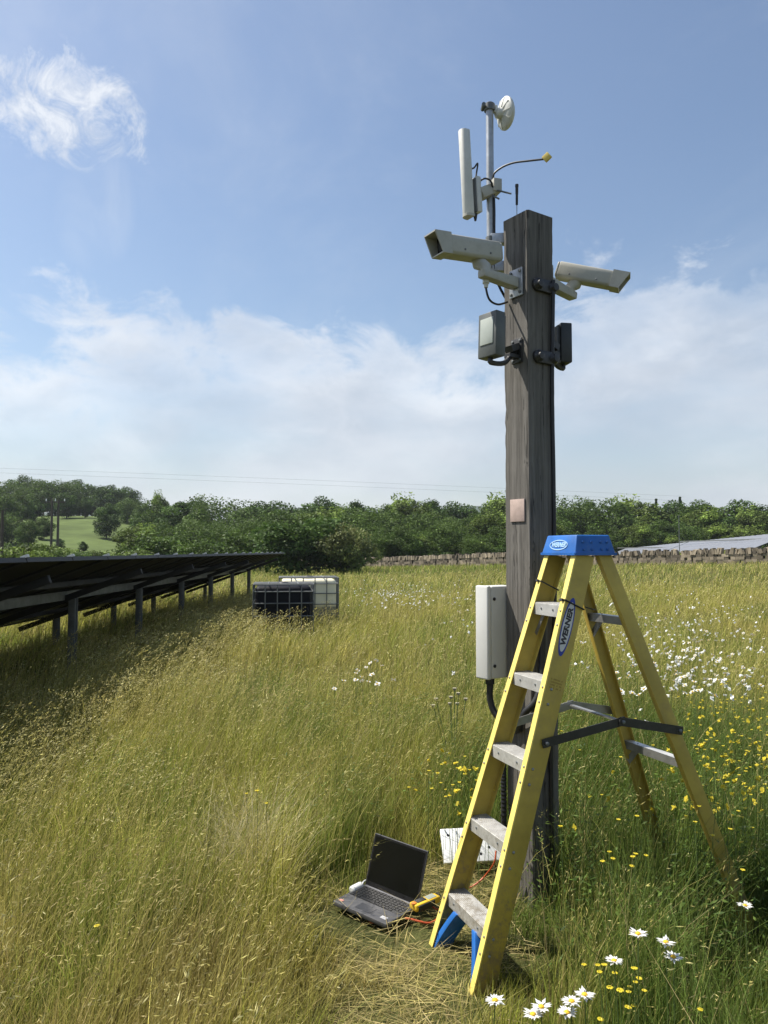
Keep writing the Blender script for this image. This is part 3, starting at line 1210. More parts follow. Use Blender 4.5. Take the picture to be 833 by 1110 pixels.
def wood():
    L1 = 'tall dark green tree in the row along the hilltop at left'
    G1 = 'trees along the hilltop at left'
    px = -90
    while px < 160:
        plant(random.choice('abce'), px, random.uniform(205, 235), prof(px) + random.uniform(-2, 6), random.uniform(1.0, 1.4), L1, G1)
        px += random.uniform(9, 15)
    for px, d, t in ((-20, 165, 530), (5, 160, 534), (24, 168, 532), (38, 172, 540), (72, 188, 534), (92, 190, 538), (140, 185, 541), (155, 180, 545), (8, 132, 556), (30, 128, 562), (48, 140, 558), (-15, 130, 552), (150, 125, 562), (168, 120, 566), (66, 120, 583), (90, 118, 586)):
        plant(random.choice('abce'), px, d, t, 1.1, L1, G1)
    L2 = 'green broadleaf tree on the skyline of the wood behind the meadow'
    G2 = 'skyline trees of the wood'
    px = 172
    while px < 900:
        if not 705 < px < 715:
            plant(random.choice('abcbde'), px, random.uniform(128, 150), prof(px) + random.uniform(-3, 8), random.uniform(1.0, 1.45), L2, G2)
        px += random.uniform(17, 27)
    L3 = 'rounded green tree in the middle of the wood below the skyline'
    G3 = 'trees in the middle of the wood'
    px = 215
    while px < 900:
        plant(random.choice('abcdcb'), px, random.uniform(98, 118) + (24 if px > 610 else 0), random.uniform(550, 568), random.uniform(1.1, 1.6), L3, G3)
        px += random.uniform(17, 26)
    L4 = 'low green tree at the front edge of the wood'
    G4 = 'trees at the front edge of the wood'
    px = 150
    while px < 920:
        if px > 600:
            t = random.uniform(566, 582)
        else:
            t = random.uniform(564, 582)
        plant(random.choice('dcb'), px, random.uniform(84, 94) + (34 if px > 600 else 0), t, random.uniform(1.0, 1.5), L4, G4)
        px += random.uniform(16, 26)
    L5 = 'bushy green shrub in the hedge behind the panel array and the wall'
    G5 = 'shrubs of the hedge'
    px = -30
    while px < 300:
        plant(random.choice(['s1', 's2', 's1', 's3']), px, random.uniform(66, 78), (random.uniform(590, 600) if px < 160 else random.uniform(574, 588)), random.uniform(1.0, 1.5), L5, G5, 'shrub')
        px += random.uniform(16, 26)
    for px in (410, 440, 462, 490, 515, 545, 570, 605):
        plant(random.choice(['s1', 's2', 's3']), px, random.uniform(84, 92), random.uniform(582, 592), 1.3, L5, G5, 'shrub')
    plant('a', 116, 150, 546, .95, 'lone round dark tree standing in the bright green field', None, rz=1.0)
    plant('d', 173, 160, 534, .55, 'small pale open tree beside the gap in the skyline', None, rz=2.0)
    plant('s3', 333, 58, 556, 1.3, 'large dark green bush right of the panel array end', None, 'bush', rz=.3)
    plant('el', 377, 57, 571, 1.05, 'pale cream flowering bush beside the large dark bush', None, 'bush', rz=.8)
    for px, top in ((680, 540), (712, 540), (738, 538)):
        plant('co', px, 155, top - 1, .8, 'slim dark pointed conifer top rising above the skyline at right', 'conifers above the skyline at right')
    plant('s2', 30, 46, 588, 1.0, 'green shrub close behind the array near the left pole', None, 'shrub', rz=.2)


wood()


def field():
    """the mown green field on the hillside: a sheet following the slope."""
    xs = np.linspace(-95, -20, 40)
    ys = np.linspace(95, 215, 60)
    X, Y = np.meshgrid(xs, ys)
    Z = ground(X, Y) + .06
    vs = np.stack([X.ravel(), Y.ravel(), Z.ravel()], 1)
    nx = len(xs)
    i = np.arange(len(ys) - 1)[:, None] * nx + np.arange(nx - 1)[None, :]
    fs = np.stack([i, i + 1, i + nx + 1, i + nx], -1).reshape(-1, 4)
    me = bpy.data.meshes.new('field')
    me.from_pydata(vs.tolist(), [], fs.tolist())
    me.materials.append(mat('pasture', (.10, .135, .042), .95, var=.2, scale=.12, spec=.1))
    o = bpy.data.objects.new('field', me)
    COL.objects.link(o)
    o['kind'] = 'structure'


field()


# ================================================================ DRY STONE WALL
def stone_wall():
    A, B = V((-9.5, 84)), V((34, 38.5))
    m_st = mat('field_stone', (.34, .28, .20), .95, col2=(.17, .14, .10), scale=1.1, bump=.7, bscale=9, detail=8)
    N, Lk = m_st.node_tree.nodes, m_st.node_tree.links
    ge = N.new('ShaderNodeNewGeometry')
    hs = N.new('ShaderNodeHueSaturation')
    mr = N.new('ShaderNodeMapRange')
    mr.inputs[3].default_value, mr.inputs[4].default_value = .3, 1.25
    Lk.new(ge.outputs['Random Per Island'], mr.inputs[0])
    Lk.new(mr.outputs[0], hs.inputs['Value'])
    bs = N['Principled BSDF']
    src = bs.inputs['Base Color'].links[0].from_socket
    Lk.new(src, hs.inputs['Color'])
    Lk.new(hs.outputs[0], bs.inputs['Base Color'])
    L = (B - A).length
    d = (B - A) / L
    nrm = V((-d.y, d.x))
    root = thing('dry_stone_wall', 'long dry stone wall with upright coping stones crossing behind the meadow', 'wall', (A.x, A.y, gz(A.x, A.y)))
    mb, cp = MB(), MB()
    dd, nn = V((d.x, d.y, 0)), V((nrm.x, nrm.y, 0))
    s = 0.0
    while s < L:
        for row in range(4):
            w = random.uniform(.25, .5)
            p = A + d * (s + random.uniform(-.1, .1))
            z = gz(p.x, p.y)
            hh = .19
            mb.box((p.x, p.y, z + .05 + row * hh), (dd + nn * random.uniform(-.1, .1)), nn, UP + dd * random.uniform(-.08, .08), w / 2, .25 - row * .02 + random.uniform(-.02, .05), hh / 2 * .98)
        s += .36
    s = 0.0
    while s < L:
        t = random.uniform(.09, .22)
        p = A + d * s
        z = gz(p.x, p.y)
        hh = random.uniform(.27, .44)
        if random.random() < .05:
            s += .3
            continue
        tilt = random.uniform(-.5, .35)
        cp.box((p.x, p.y, z + .68 + hh / 2), dd + UP * -tilt, nn, UP + dd * tilt, t / 2, .22 + random.uniform(-.04, .06), hh / 2, random.uniform(.7, 1))
        s += t * random.uniform(.88, 1.2)
    mb.build('wall_body', m_st, root)
    cp.build('coping', m_st, root)


stone_wall()


# ================================================================ SOLAR ARRAYS
M_back = mat('panel_backsheet', (.014, .0145, .016), .6, var=.15, scale=2)
M_beam = mat('dark_steel_beam', (.030, .031, .032), .7, .1, var=.2, scale=4)
M_cell = None


def cell_mat():
    m = bpy.data.materials.new('solar_cells')
    m.use_nodes = True
    N, L = m.node_tree.nodes, m.node_tree.links
    b = N['Principled BSDF']
    b.inputs['Roughness'].default_value = .32
    b.inputs['Specular IOR Level'].default_value = .9
    b.inputs['Coat Weight'].default_value = .6
    b.inputs['Coat Roughness'].default_value = .3
    t = N.new('ShaderNodeTexCoord')
    br = N.new('ShaderNodeTexBrick')
    br.offset = 0
    br.inputs['Color1'].default_value = (.012, .016, .035, 1)
    br.inputs['Color2'].default_value = (.015, .019, .04, 1)
    br.inputs['Mortar'].default_value = (.10, .11, .13, 1)
    br.inputs['Scale'].default_value = 1.0
    br.inputs['Mortar Size'].default_value = .006
    br.inputs['Brick Width'].default_value = .16
    br.inputs['Row Height'].default_value = .16
    L.new(t.outputs['Object'], br.inputs['Vector'])
    L.new(br.outputs['Color'], b.inputs['Base Color'])
    return m


M_cell = cell_mat()
M_frame = mat('panel_frame', (.020, .021, .022), .55, .1, var=.1)


M_glare = mat('glare_pale_solar_glass', (.17, .175, .19), .42, var=.06, scale=1.5, spec=.9)  # far modules: sky glare painted in as a paler base colour


def solar_table(origin, length, hi, lo, label, n_mod, post_step, zfun=None, group=None, detailed=True, yaw=0.0):
    """row along local +Y; high edge at local x = hi[0], low edge at lo[0]; the glass faces local -X."""
    root = thing('solar_array', label, 'solar array', origin, yaw, group)
    H, Lw = V((hi[0], 0, hi[1])), V((lo[0], 0, lo[1]))
    sl = (Lw - H)
    SL = sl.length
    sl.normalize()
    nrm = V((0, 1, 0)).cross(sl)
    if nrm.z < 0:
        nrm = -nrm
    Y = V((0, 1, 0))
    zero = V((0, 0, 0))
    zf = zfun or (lambda y: 0.0)
    mw = length / n_mod
    for r in range(2):
        for k in range(n_mod):
            y0 = k * mw + mw / 2
            c = H + sl * (SL * (.25 + .5 * r)) + Y * y0 + V((0, 0, zf(y0)))
            if detailed:
                fr = MB()
                hx, hy = SL / 4 - .006, mw / 2 - .008
                fr.box(c + sl * (hx - .012), sl, Y, nrm, .012, hy, .02)
                fr.box(c - sl * (hx - .012), sl, Y, nrm, .012, hy, .02)
                fr.box(c + Y * (hy - .012), sl, Y, nrm, hx - .0245, .012, .02)
                fr.box(c - Y * (hy - .012), sl, Y, nrm, hx - .0245, .012, .02)
                po = fr.build('module_frame', M_frame, root, zero)
                if r == 0:
                    MB().box(H + sl * .02 + Y * (k * mw + .02) + nrm * .03 + V((0, 0, zf(y0))), sl, Y, nrm, .03, .018, .012).build('clamp', M_alu, po, zero)
                MB().box(c + nrm * .0115, sl, Y, nrm, hx - .026, hy - .026, .004).build('cells', M_cell, po, zero)
                MB().box(c + nrm * .0035, sl, Y, nrm, hx - .026, hy - .026, .003).build('backsheet', M_back, po, zero)
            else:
                MB().box(c, sl, Y, nrm, SL / 4 - .012, mw / 2 - .012, .02).build('module', M_glare, root, zero)
    # purlins under the panels, rafters and posts
    for f in (.22, .74):
        a = H + sl * SL * f - nrm * .065
        MB().bar(a + Y * .05 + V((0, 0, zf(0))), a + Y * (length - .05) + V((0, 0, zf(length))), .05, .06, nrm).build('purlin', M_beam, root, zero, bevel=.004)
    y = 2.08 if detailed else .6
    while y < length:
        dzv = V((0, 0, zf(y)))
        a = H + sl * SL * .05 - nrm * .135 + Y * y + dzv
        b = H + sl * SL * .95 - nrm * .135 + Y * y + dzv
        MB().bar(a, b, .05, .075, nrm).build('rafter', M_back, root, zero, bevel=.004)
        for f in (.32, .80):
            p = a + (b - a) * f
            mb = MB()
            w = .045
            pr = [(-w, -w), (w, -w), (w, -w + .012), (-w + .012, -w + .012), (-w + .012, w - .012), (w, w - .012), (w, w), (-w, w)]
            mb.prism(pr, V((p.x + .0, p.y + .09, -1.0)), V((p.x, p.y + .09, p.z + .02)), V((1, 0, 0)), V((0, 1, 0)))
            mb.build('post', M_galvd, root, zero, bevel=.003)
        y += post_step
    # long cable tray under the high edge
    a = H + sl * SL * .355 - nrm * .10
    MB().bar(a + Y * .05, a + Y * (length - .05), .012, .11, UP).build('cable_tray', M_galvd, root, zero, bevel=.003)
    return root


YAW_ROW = R(.8)
# near row: its high edge runs away from the camera on the left
solar_table((-2.70, -6.09, gz(-4, 9) + .0), 30.19, (0, 1.50), (-3.05, .39), 'long dark solar panel row seen from behind at the left edge of the meadow', 32, 2.72, yaw=YAW_ROW)  # unseen stretch beside and behind the camera added to deepen the shade below
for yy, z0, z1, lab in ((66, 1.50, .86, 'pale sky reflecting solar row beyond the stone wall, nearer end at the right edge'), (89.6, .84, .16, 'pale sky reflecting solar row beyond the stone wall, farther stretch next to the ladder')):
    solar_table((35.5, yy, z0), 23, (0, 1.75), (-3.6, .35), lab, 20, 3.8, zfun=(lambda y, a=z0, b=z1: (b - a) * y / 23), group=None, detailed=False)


# ================================================================ POWER LINE
def pole_line():
    mw = mat('creosoted_pole', (.09, .075, .06), .9, var=.25, scale=3, stretch=(1, 1, .1))
    d = 104
    p1, p2 = at(55.5, 600, d), at(62.5, 600, d)
    top = at(58, 541, d).z
    root = thing('power_pole', 'wooden twin leg power pole standing before the hillside trees', 'utility pole', (p1.x, d, gz(p1.x, d)))
    MB().tube([V((p1.x, d, gz(p1.x, d) - .5)), V((p1.x, d, top))], [.2, .15], 8).build('pole_leg', mw, root)
    MB().tube([V((p2.x, d, gz(p2.x, d) - .5)), V((p2.x, d, top))], [.2, .15], 8).build('pole_leg', mw, root)
    MB().bar(V((p1.x - .9, d, top - .4)), V((p2.x + .9, d, top - .4)), .15, .2).build('crossarm', mw, root)
    ins = MB()
    for k in (-.8, .45, 1.7):
        ins.lathe(V((p1.x + k, d, top - .3)), UP, [(0, .05), (.1, .09), (.2, .05), (.28, .07), (.34, .02)], 8)
    ins.build('insulators', M_white, root)
    d2 = 52
    q = at(2, 600, d2)
    t2 = at(2, 553, d2).z
    MB_ = MB().tube([V((q.x, d2, gz(q.x, d2) - .5)), V((q.x, d2, t2))], [.13, .1], 8).build('wooden_pole', mw)
    tag(MB_, 'short dark wooden pole behind the array at the left edge', 'utility pole')
    # two overhead wires
    for k, (lab) in enumerate(('upper overhead wire sagging above the hillside trees', 'lower overhead wire sagging above the hillside trees')):
        pts = []
        for i in range(25):
            t = i / 24
            px = -160 + t * 900
            dd = 150 + 40 * t
            py = 494 + k * 5 + 62 * t - 26 * t * t + 8 * (t * 2 - 1) ** 2
            pts.append(at(px, py, dd))
        o = MB().tube(pts, .014, 5).build('overhead_wire', M_black, smooth=True)
        tag(o, lab, 'wire')
    dd = 80
    a = at(737, 606, dd)
    o = MB().tube([V((a.x, dd, gz(a.x, dd) - .3)), V((a.x, dd, at(737, 558, dd).z))], [.04, .03], 6).build('thin_pole', M_galvd)
    tag(o, 'thin grey pole standing beyond the wall before the right part of the wood', 'pole')


pole_line()


# ================================================================ LIQUID TANKS IN CAGES
def tank(label, body_mat, cx, cy, rz, z):
    root = thing('caged_tank', label, 'tank', (cx, cy, z), rz, 'caged liquid tanks dumped in the grass')
    zero = V((0, 0, 0))
    W_, D_, H_ = 1.2, 1.0, 1.0
    mb = MB()
    mb.box((0, 0, .15 + H_ / 2), (1, 0, 0), (0, 1, 0), UP, W_ / 2 - .04, D_ / 2 - .04, H_ / 2 - .02)
    b = mb.build('bottle', body_mat, root, zero, bevel=.08, seg=4)
    MB().lathe(V((0, 0, .15 + H_ - .03)), UP, [(0, .11), (.05, .11), (.06, .1), (.075, .02)], 16).build('filler_cap', M_black, b, zero, smooth=True)
    cg = MB()
    r = .011
    x, y = W_ / 2, D_ / 2
    for zz in (.18, .40, .62, .84, 1.04, 1.16):
        cg.tube([V(p) for p in ((-x, -y, zz), (x, -y, zz), (x, y, zz), (-x, y, zz), (-x, -y, zz))], r, 6)
    for i in range(6):
        xx = -x + 2 * x * i / 5
        for yy in (-y, y):
            cg.tube([V((xx, yy * 1.01, .15)), V((xx, yy * 1.01, 1.16))], r, 6)
    for i in range(1, 5):
        yy = -y + 2 * y * i / 5
        for xx in (-x, x):
            cg.tube([V((xx * 1.01, yy, .15)), V((xx * 1.01, yy, 1.16))], r, 6)
    for yy in (-.28, .0, .28):
        cg.tube([V((-x, yy, 1.165)), V((x, yy, 1.165))], .013, 6)
    for xx in (-.3, .3):
        cg.tube([V((xx, -y, 1.168)), V((xx, y, 1.168))], .013, 6)
    cg.build('cage', M_galvd, root, zero, smooth=True)
    pl = MB()
    for xx in (-.55, 0, .55):
        pl.box((xx, 0, .05), (1, 0, 0), (0, 1, 0), UP, .05, D_ / 2, .05)
    pl.box((0, 0, .12), (1, 0, 0), (0, 1, 0), UP, W_ / 2, D_ / 2, .02)
    pl.build('pallet', M_galvd, root, zero)
    MB().lathe(V((0, -y + .03, .2)), (0, -1, 0), [(0, .05), (.06, .05), (.07, .03), (.1, .03)], 12).build('valve', M_black, root, zero, smooth=True)
    return root


M_tankb = mat('black_polythene', (.005, .006, .010), .6, var=.2, scale=3, spec=.2)


def tank_white():
    m = bpy.data.materials.new('milky_polythene')
    m.use_nodes = True
    N, L = m.node_tree.nodes, m.node_tree.links
    b = N['Principled BSDF']
    b.inputs['Roughness'].default_value = .45
    t = N.new('ShaderNodeTexCoord')
    s = N.new('ShaderNodeSeparateXYZ')
    L.new(t.outputs['Object'], s.inputs[0])
    r = N.new('ShaderNodeValToRGB')
    e = r.color_ramp.elements
    e[0].position, e[0].color = .555, (.20, .20, .16, 1)
    e[1].position, e[1].color = .585, (.74, .70, .52, 1)
    L.new(s.outputs[2], r.inputs[0])
    L.new(r.outputs[0], b.inputs['Base Color'])
    return m


M_tankw = tank_white()
_t1, _t2 = at(307, 680, 13.7), at(333, 680, 16.0)
tank('caged liquid tank with black bottle sunk in the grass beside the array end', M_tankb, _t1.x, 13.7, R(8), gz(_t1.x, 13.7) - .14).scale = (.86, 1, 1)
tank('caged liquid tank with cream bottle half full of grey liquid behind the black one', M_tankw, _t2.x, 16.2, R(8), gz(_t2.x, 16.2) - .12)


# ---------------------------------------------------------------- air
def haze():
    m = bpy.data.materials.new('summer_haze')
    m.use_nodes = True
    N, L = m.node_tree.nodes, m.node_tree.links
    N.clear()
    v = N.new('ShaderNodeVolumePrincipled')
    v.inputs['Color'].default_value = (.86, .92, 1, 1)
    v.inputs['Density'].default_value = HAZE
    v.inputs['Anisotropy'].default_value = .2
    o_ = N.new('ShaderNodeOutputMaterial')
    L.new(v.outputs[0], o_.inputs['Volume'])
    o = MB().box((0, 1700, 42), (1, 0, 0), (0, 1, 0), UP, 2700, 2000, 48).build('haze', m)
    o['kind'] = 'stuff'


HAZE = 0.00016
haze()


# ================================================================ TIMBER POST
def post():
    mb = MB()
    n = 110
    # square sawn section with softened, slightly uneven arrises
    pr = []
    c = .008
    for sx, sy in ((1, -1), (1, 1), (-1, 1), (-1, -1)):
        pr += [(sx * PA - (c if sx * sy < 0 else 0) * sx, sy * PA - (0 if sx * sy < 0 else c) * sy), (sx * PA - (0 if sx * sy < 0 else c) * sx, sy * PA - (c if sx * sy < 0 else 0) * sy)]
    rings = []
    zs = [-.4 + (POST_TOP + .4) * i / n for i in range(n + 1)]
    vs, fs = [], []
    for i, z in enumerate(zs):
        w = 1 + .003 * math.sin(i * .23) + random.uniform(-.002, .002)
        chip = [max(0, random.gauss(0, .0022)) if z < POST_TOP - .05 else 0 for k in range(4)]
        for kk, p in enumerate(pr):
            ch = 1 - chip[kk // 2] / PA * .7
            q = POST_C + NL * (p[0] * w * ch) + NR * (p[1] * w * ch)
            vs.append(V((q.x, q.y, z)))
    m = len(pr)
    for i in range(n):
        for k in range(m):
            k2 = (k + 1) % m
            fs.append((i * m + k, i * m + k2, (i + 1) * m + k2, (i + 1) * m + k))
    fs.append(tuple(range(m)))
    fs.append(tuple(n * m + k for k in range(m)))
    mb.add(vs, fs)
    o = mb.build('timber_post', M_timber, None, POST_C, smooth=True)
    o.location = POST_C
    tag(o, 'tall square weathered timber post carrying cameras and aerials', 'post')
    # drying splits: thin dark grooves on the two near faces, cut as slivers of shadowed timber
    return o


post()


def pf(face, s, z, out=0.0):
    """point on a post face: s across (towards the near arris is +), height z, standing out metres proud."""
    if face == 'L':
        p = POST_C + NL * (PA + out) + NR * s
    elif face == 'R':
        p = POST_C + NR * (PA + out) + NL * s
    elif face == 'BR':
        p = POST_C - NL * (PA + out) + NR * s
    else:
        p = POST_C - NR * (PA + out) + NL * s
    return V((p.x, p.y, z))


def zz(py, d=3.6):
    return at(573, py, d).z


# tag on the left face
o = MB().box(pf('L', .005, zz(553, 3.52), .0035), NR, NL, UP, .046, .003, .052).build('paper_tag', M_tagp, None, V((0, 0, 0)), bevel=.001)
tag(o, 'small square pinkish tag nailed on the left face of the post', 'tag')


# ---- junction box on the far left arris, overhanging the left face
def junction_box():
    z0, z1 = 1.005, 1.435
    a0, a1 = PA - .06, PA + .108
    c = POST_C + NL * ((a0 + a1) / 2) - NR * (PA + .003 + .042)
    c = V((c.x, c.y, (z0 + z1) / 2))
    root = thing('junction_box', 'pale grey upright junction box on the left side of the post', 'junction box', (c.x, c.y, z0))
    MB().box(c - NL * .012, NL, NR, UP, (a1 - a0) / 2 - .012, .042, (z1 - z0) / 2).build('enclosure', M_boxgrey, root, bevel=.008, seg=3)
    MB().box(c + NL * ((a1 - a0) / 2 - .0105), NL, NR, UP, .013, .0435, (z1 - z0) / 2 + .002).build('lid', M_boxgrey, root, bevel=.008, seg=3)
    for s in (-1, 1):
        p = c + NL * ((a1 - a0) / 2 - .040) + NR * .042 + UP * s * .155
        MB().lathe(p, NR, [(0, .008), (.004, .008), (.005, .003)], 10).build('screw', M_black, root)
    p = c + NL * .035 - UP * ((z1 - z0) / 2)
    MB().lathe(p + UP * .002, -UP, [(0, .021), (.03, .021), (.034, .016), (.05, .016)], 14).build('cable_gland', M_black, root, smooth=True)
    # conduit bending from the box round the foot of the post
    e = p - UP * .04
    pts = [e, e - UP * .06 + NL * .0, e - UP * .12 + NR * .02 + NL * -.01, e - UP * .165 + NR * .07 + NL * -.03, e - UP * .18 + NR * .13 - NL * .05]
    f = pf('L', .03, e.z - .15, .025)
    pts += [f, pf('L', .07, e.z - .09, .03), pf('R', .085, e.z - .02, .03), pf('R', .04, e.z + .12, .018), pf('R', .03, e.z + .5, .018)]
    o = MB().tube(smooth_path(pts, 5), .0155, 10).build('conduit', M_black, smooth=True)
    tag(o, 'black conduit looping from the junction box round the post', 'conduit')
    # ribbed conduit down the left arris
    q = [pf('BL', PA + .02, .70, .0), pf('BL', PA + .02, .42, .0), pf('BL', PA + .022, -.05, .0)]
    qs = smooth_path(q, 40)
    rs = [.012 if i % 2 else .0145 for i in range(len(qs))]
    o = MB().tube(qs, rs, 10).build('ribbed_conduit', M_black)
    tag(o, 'black ribbed conduit running into the ground at the post foot', 'conduit')


def smooth_path(pts, n=6):
    pts = [V(p) for p in pts]
    out = []
    for i in range(len(pts) - 1):
        p0, p1, p2, p3 = pts[max(i - 1, 0)], pts[i], pts[i + 1], pts[min(i + 2, len(pts) - 1)]
        for k in range(n):
            t = k / n
            out.append(.5 * ((2 * p1) + (p2 - p0) * t + (2 * p0 - 5 * p1 + 4 * p2 - p3) * t * t + (3 * p1 - p0 - 3 * p2 + p3) * t ** 3))
    out.append(pts[-1])
    return out


junction_box()


# ---- CCTV cameras
def cctv(label, c, fwd, wall_face, plate_s, plate_z, pivot, L=.37, half_w=.047, half_h=.05):
    fwd = V(fwd).normalized()
    side = fwd.cross(UP).normalized()
    up = side.cross(fwd).normalized()
    root = thing('surveillance_camera', label, 'security camera', tuple(c), 0, 'surveillance cameras on the post')
    # body: rounded-top section
    pr = []
    for k in range(9):
        a = math.pi * k / 8
        ca, sa = math.cos(a), math.sin(a)
        pr.append((half_w * math.copysign(abs(ca) ** .35, ca), half_h * .35 + half_h * .65 * abs(sa) ** .45))
    pr += [(-half_w, -half_h * .75), (-half_w * .8, -half_h), (half_w * .8, -half_h), (half_w, -half_h * .75)]
    b = MB().prism(pr, c - fwd * L * .48, c + fwd * L * .34, side, up).build('housing', M_housing, root, bevel=.004)
    MB().prism([(x * .94, y * .94) for x, y in pr], c - fwd * L * .515, c - fwd * L * .4805, side, up).build('rear_cap', M_housing, root, bevel=.006)
    # flared visor: an open hood of wedge-shaped walls around the recessed window
    hd = MB()
    f0, w1, h1 = c + fwd * L * .30, half_w + .002, half_h + .002
    tpos, bpos = L * .24, L * .14
    th = .006

    def P(s, u, f):
        return f0 + side * s + up * u + fwd * f

    hd.add([P(-w1, h1, 0), P(w1, h1, 0), P(w1, h1, tpos), P(-w1, h1, tpos), P(-w1 + th, h1 - th, 0), P(w1 - th, h1 - th, 0), P(w1 - th, h1 - th, tpos), P(-w1 + th, h1 - th, tpos)],
           [(0, 1, 2, 3), (7, 6, 5, 4), (3, 2, 6, 7), (1, 0, 4, 5)])
    for s in (-1, 1):
        hd.add([P(s * w1, h1, 0), P(s * w1, h1, tpos), P(s * w1, -h1, bpos), P(s * w1, -h1, 0), P(s * (w1 - th), h1 - th, 0), P(s * (w1 - th), h1 - th, tpos), P(s * (w1 - th), -h1 + th, bpos), P(s * (w1 - th), -h1 + th, 0)],
               [(0, 1, 2, 3), (7, 6, 5, 4), (1, 5, 6, 2), (0, 3, 7, 4)])
    hd.add([P(-w1, -h1, 0), P(w1, -h1, 0), P(w1, -h1, bpos), P(-w1, -h1, bpos), P(-w1 + th, -h1 + th, 0), P(w1 - th, -h1 + th, 0), P(w1 - th, -h1 + th, bpos), P(-w1 + th, -h1 + th, bpos)],
           [(3, 2, 1, 0), (4, 5, 6, 7), (2, 3, 7, 6), (0, 1, 5, 4)])
    hd.build('visor', M_housing, root)
    MB().box(c + fwd * (L * .345), side, up, fwd, half_w * .92, half_h * .9, .003).build('window', M_glassd, root)
    MB().lathe(c + fwd * (L * .352), fwd, [(0, .026), (.012, .026), (.012, .02), (.016, .004)], 20).build('lens', M_black, root, smooth=True)
    # seam and latch screws on the side
    sc = MB()
    for s in (-1, 1):
        for q in (-.3, .1):
            sc.lathe(c + side * s * (half_w - .001) + fwd * L * q + up * -.02, side * s, [(0, .005), (.003, .005), (.004, .002)], 8)
    sc.build('screws', M_galvd, root)
    # bracket: swivel, arm, wall plate
    piv = V(pivot)
    under = c - up * half_h - fwd * L * .2
    MB().tube([under + up * .006, under - up * .012, piv + UP * .03, piv], [.034, .033, .026, .026], 14).build('swivel', M_housing, root, smooth=True)
    base = pf(wall_face, plate_s, plate_z, .012)
    nrm = {'L': NL, 'R': NR, 'BR': -NL, 'BL': -NR}[wall_face]
    lat = UP.cross(nrm)
    arm = MB()
    A_, B_ = base, piv - UP * .004
    dv = (B_ - A_).normalized()
    ex = dv.cross(UP).normalized()
    ey = ex.cross(dv)
    arm.add([A_ + ex * i * .026 + ey * j for i, j in ((-1, -.03), (1, -.03), (1, .022), (-1, .022))] + [B_ + dv * .03 + ex * i * .024 + ey * j for i, j in ((-1, -.016), (1, -.016), (1, .02), (-1, .02))],
            [(0, 1, 2, 3), (7, 6, 5, 4), (0, 4, 5, 1), (1, 5, 6, 2), (2, 6, 7, 3), (3, 7, 4, 0)])
    arm.build('arm', M_housing, root, bevel=.006)
    MB().box(base - nrm * .0065, lat, UP, nrm, .042, .066, .005).build('wall_plate', M_galv if wall_face == 'L' else M_housing, root, bevel=.002)
    bl = MB()
    for i in (-1, 1):
        for j in (-1, 1):
            bl.lathe(base + lat * i * .03 + UP * j * .05 - nrm * .002, nrm, [(0, .008), (.006, .008), (.007, .004)], 6)
    bl.build('bolts', M_galvd, root)
    return root


c1 = at(505, 270, 3.42)
cctv('beige surveillance camera at the left of the post pointing left', c1, (-.85, -.50, -.075), 'L', .012, zz(307, 3.54), at(527, 297, 3.43), L=.36, half_w=.044, half_h=.046)
c2 = at(641, 300, 3.72)
cctv('beige surveillance camera at the right of the post pointing right and down', c2, (.93, -.30, -.30), 'BR', .03, zz(312, 3.72), at(618, 319, 3.74), L=.335, half_w=.042, half_h=.040)
# cable tail under the left camera
e = at(527, 303, 3.45)
o = MB().tube(smooth_path([e + UP * .01, e - UP * .04, at(531, 325, 3.47), at(540, 330, 3.52), pf('L', -.05, zz(328), .004)], 6), .005, 8).build('camera_cable', M_black, smooth=True)
tag(o, 'thin black cable looping under the left camera arm', 'cable')
o = MB().lathe(e + UP * .012, -UP, [(0, .014), (.03, .016), (.034, .011), (.05, .009)], 12).build('cable_gland', M_whiteg, smooth=True)
tag(o, 'small pale cable gland under the left camera arm', 'cable gland')


# ---- infra-red illuminators
def illuminator(label, c, nrm, w, h, t, face, s, z, M_ir=M_ir):
    n = V(nrm).normalized()
    lat = UP.cross(n).normalized()
    u = n.cross(lat)
    c = V(c)
    root = thing('infrared_lamp', label, 'lamp', tuple(c), 0, 'infrared lamps on the post')
    MB().box(c, lat, u, n, w / 2, h / 2, t / 2).build('housing', M_ir, root, bevel=.006)
    fr = c + n * (t / 2 + .001)
    MB().box(fr + u * .014, lat, u, n, w / 2 - .017, h / 2 - .042, .003).build('diffuser', M_irwin, root, bevel=.002)
    fn = MB()
    for k in range(7):
        fn.box(c - n * (t / 2 + .006) + lat * (k - 3) * w / 8, lat, u, n, .002, h / 2 - .012, .008)
    fn.build('cooling_fins', M_ir, root)
    # yoke and wall plate
    pn = {'L': NL, 'BR': -NL}[face]
    base = pf(face, s, z, .008)
    lt = UP.cross(pn)
    MB().box(base - pn * .003, lt, UP, pn, .034, .058, .004).build('wall_plate', M_blackm, root, bevel=.002)
    low = c - u * (h / 2 + .02)
    yk = MB()
    yk.tube(smooth_path([c - u * (h / 2 - .004), low, (low + base) / 2 - UP * .03, base + pn * .03 - UP * .02, base], 4), .012, 8)
    yk.bar(base + UP * .02, base + pn * .05 + UP * .0, .05, .03)
    yk.bar(base - UP * .03, base + pn * .06 - UP * .03, .04, .016)
    yk.build('yoke', M_blackm, root, smooth=True)
    bl = MB()
    for i in (-1, 1):
        for j in (-1, 1):
            bl.lathe(base + lt * i * .024 + UP * j * .045, pn, [(0, .007), (.005, .007), (.006, .003)], 6)
    bl.build('bolts', M_galvd, root)
    return root


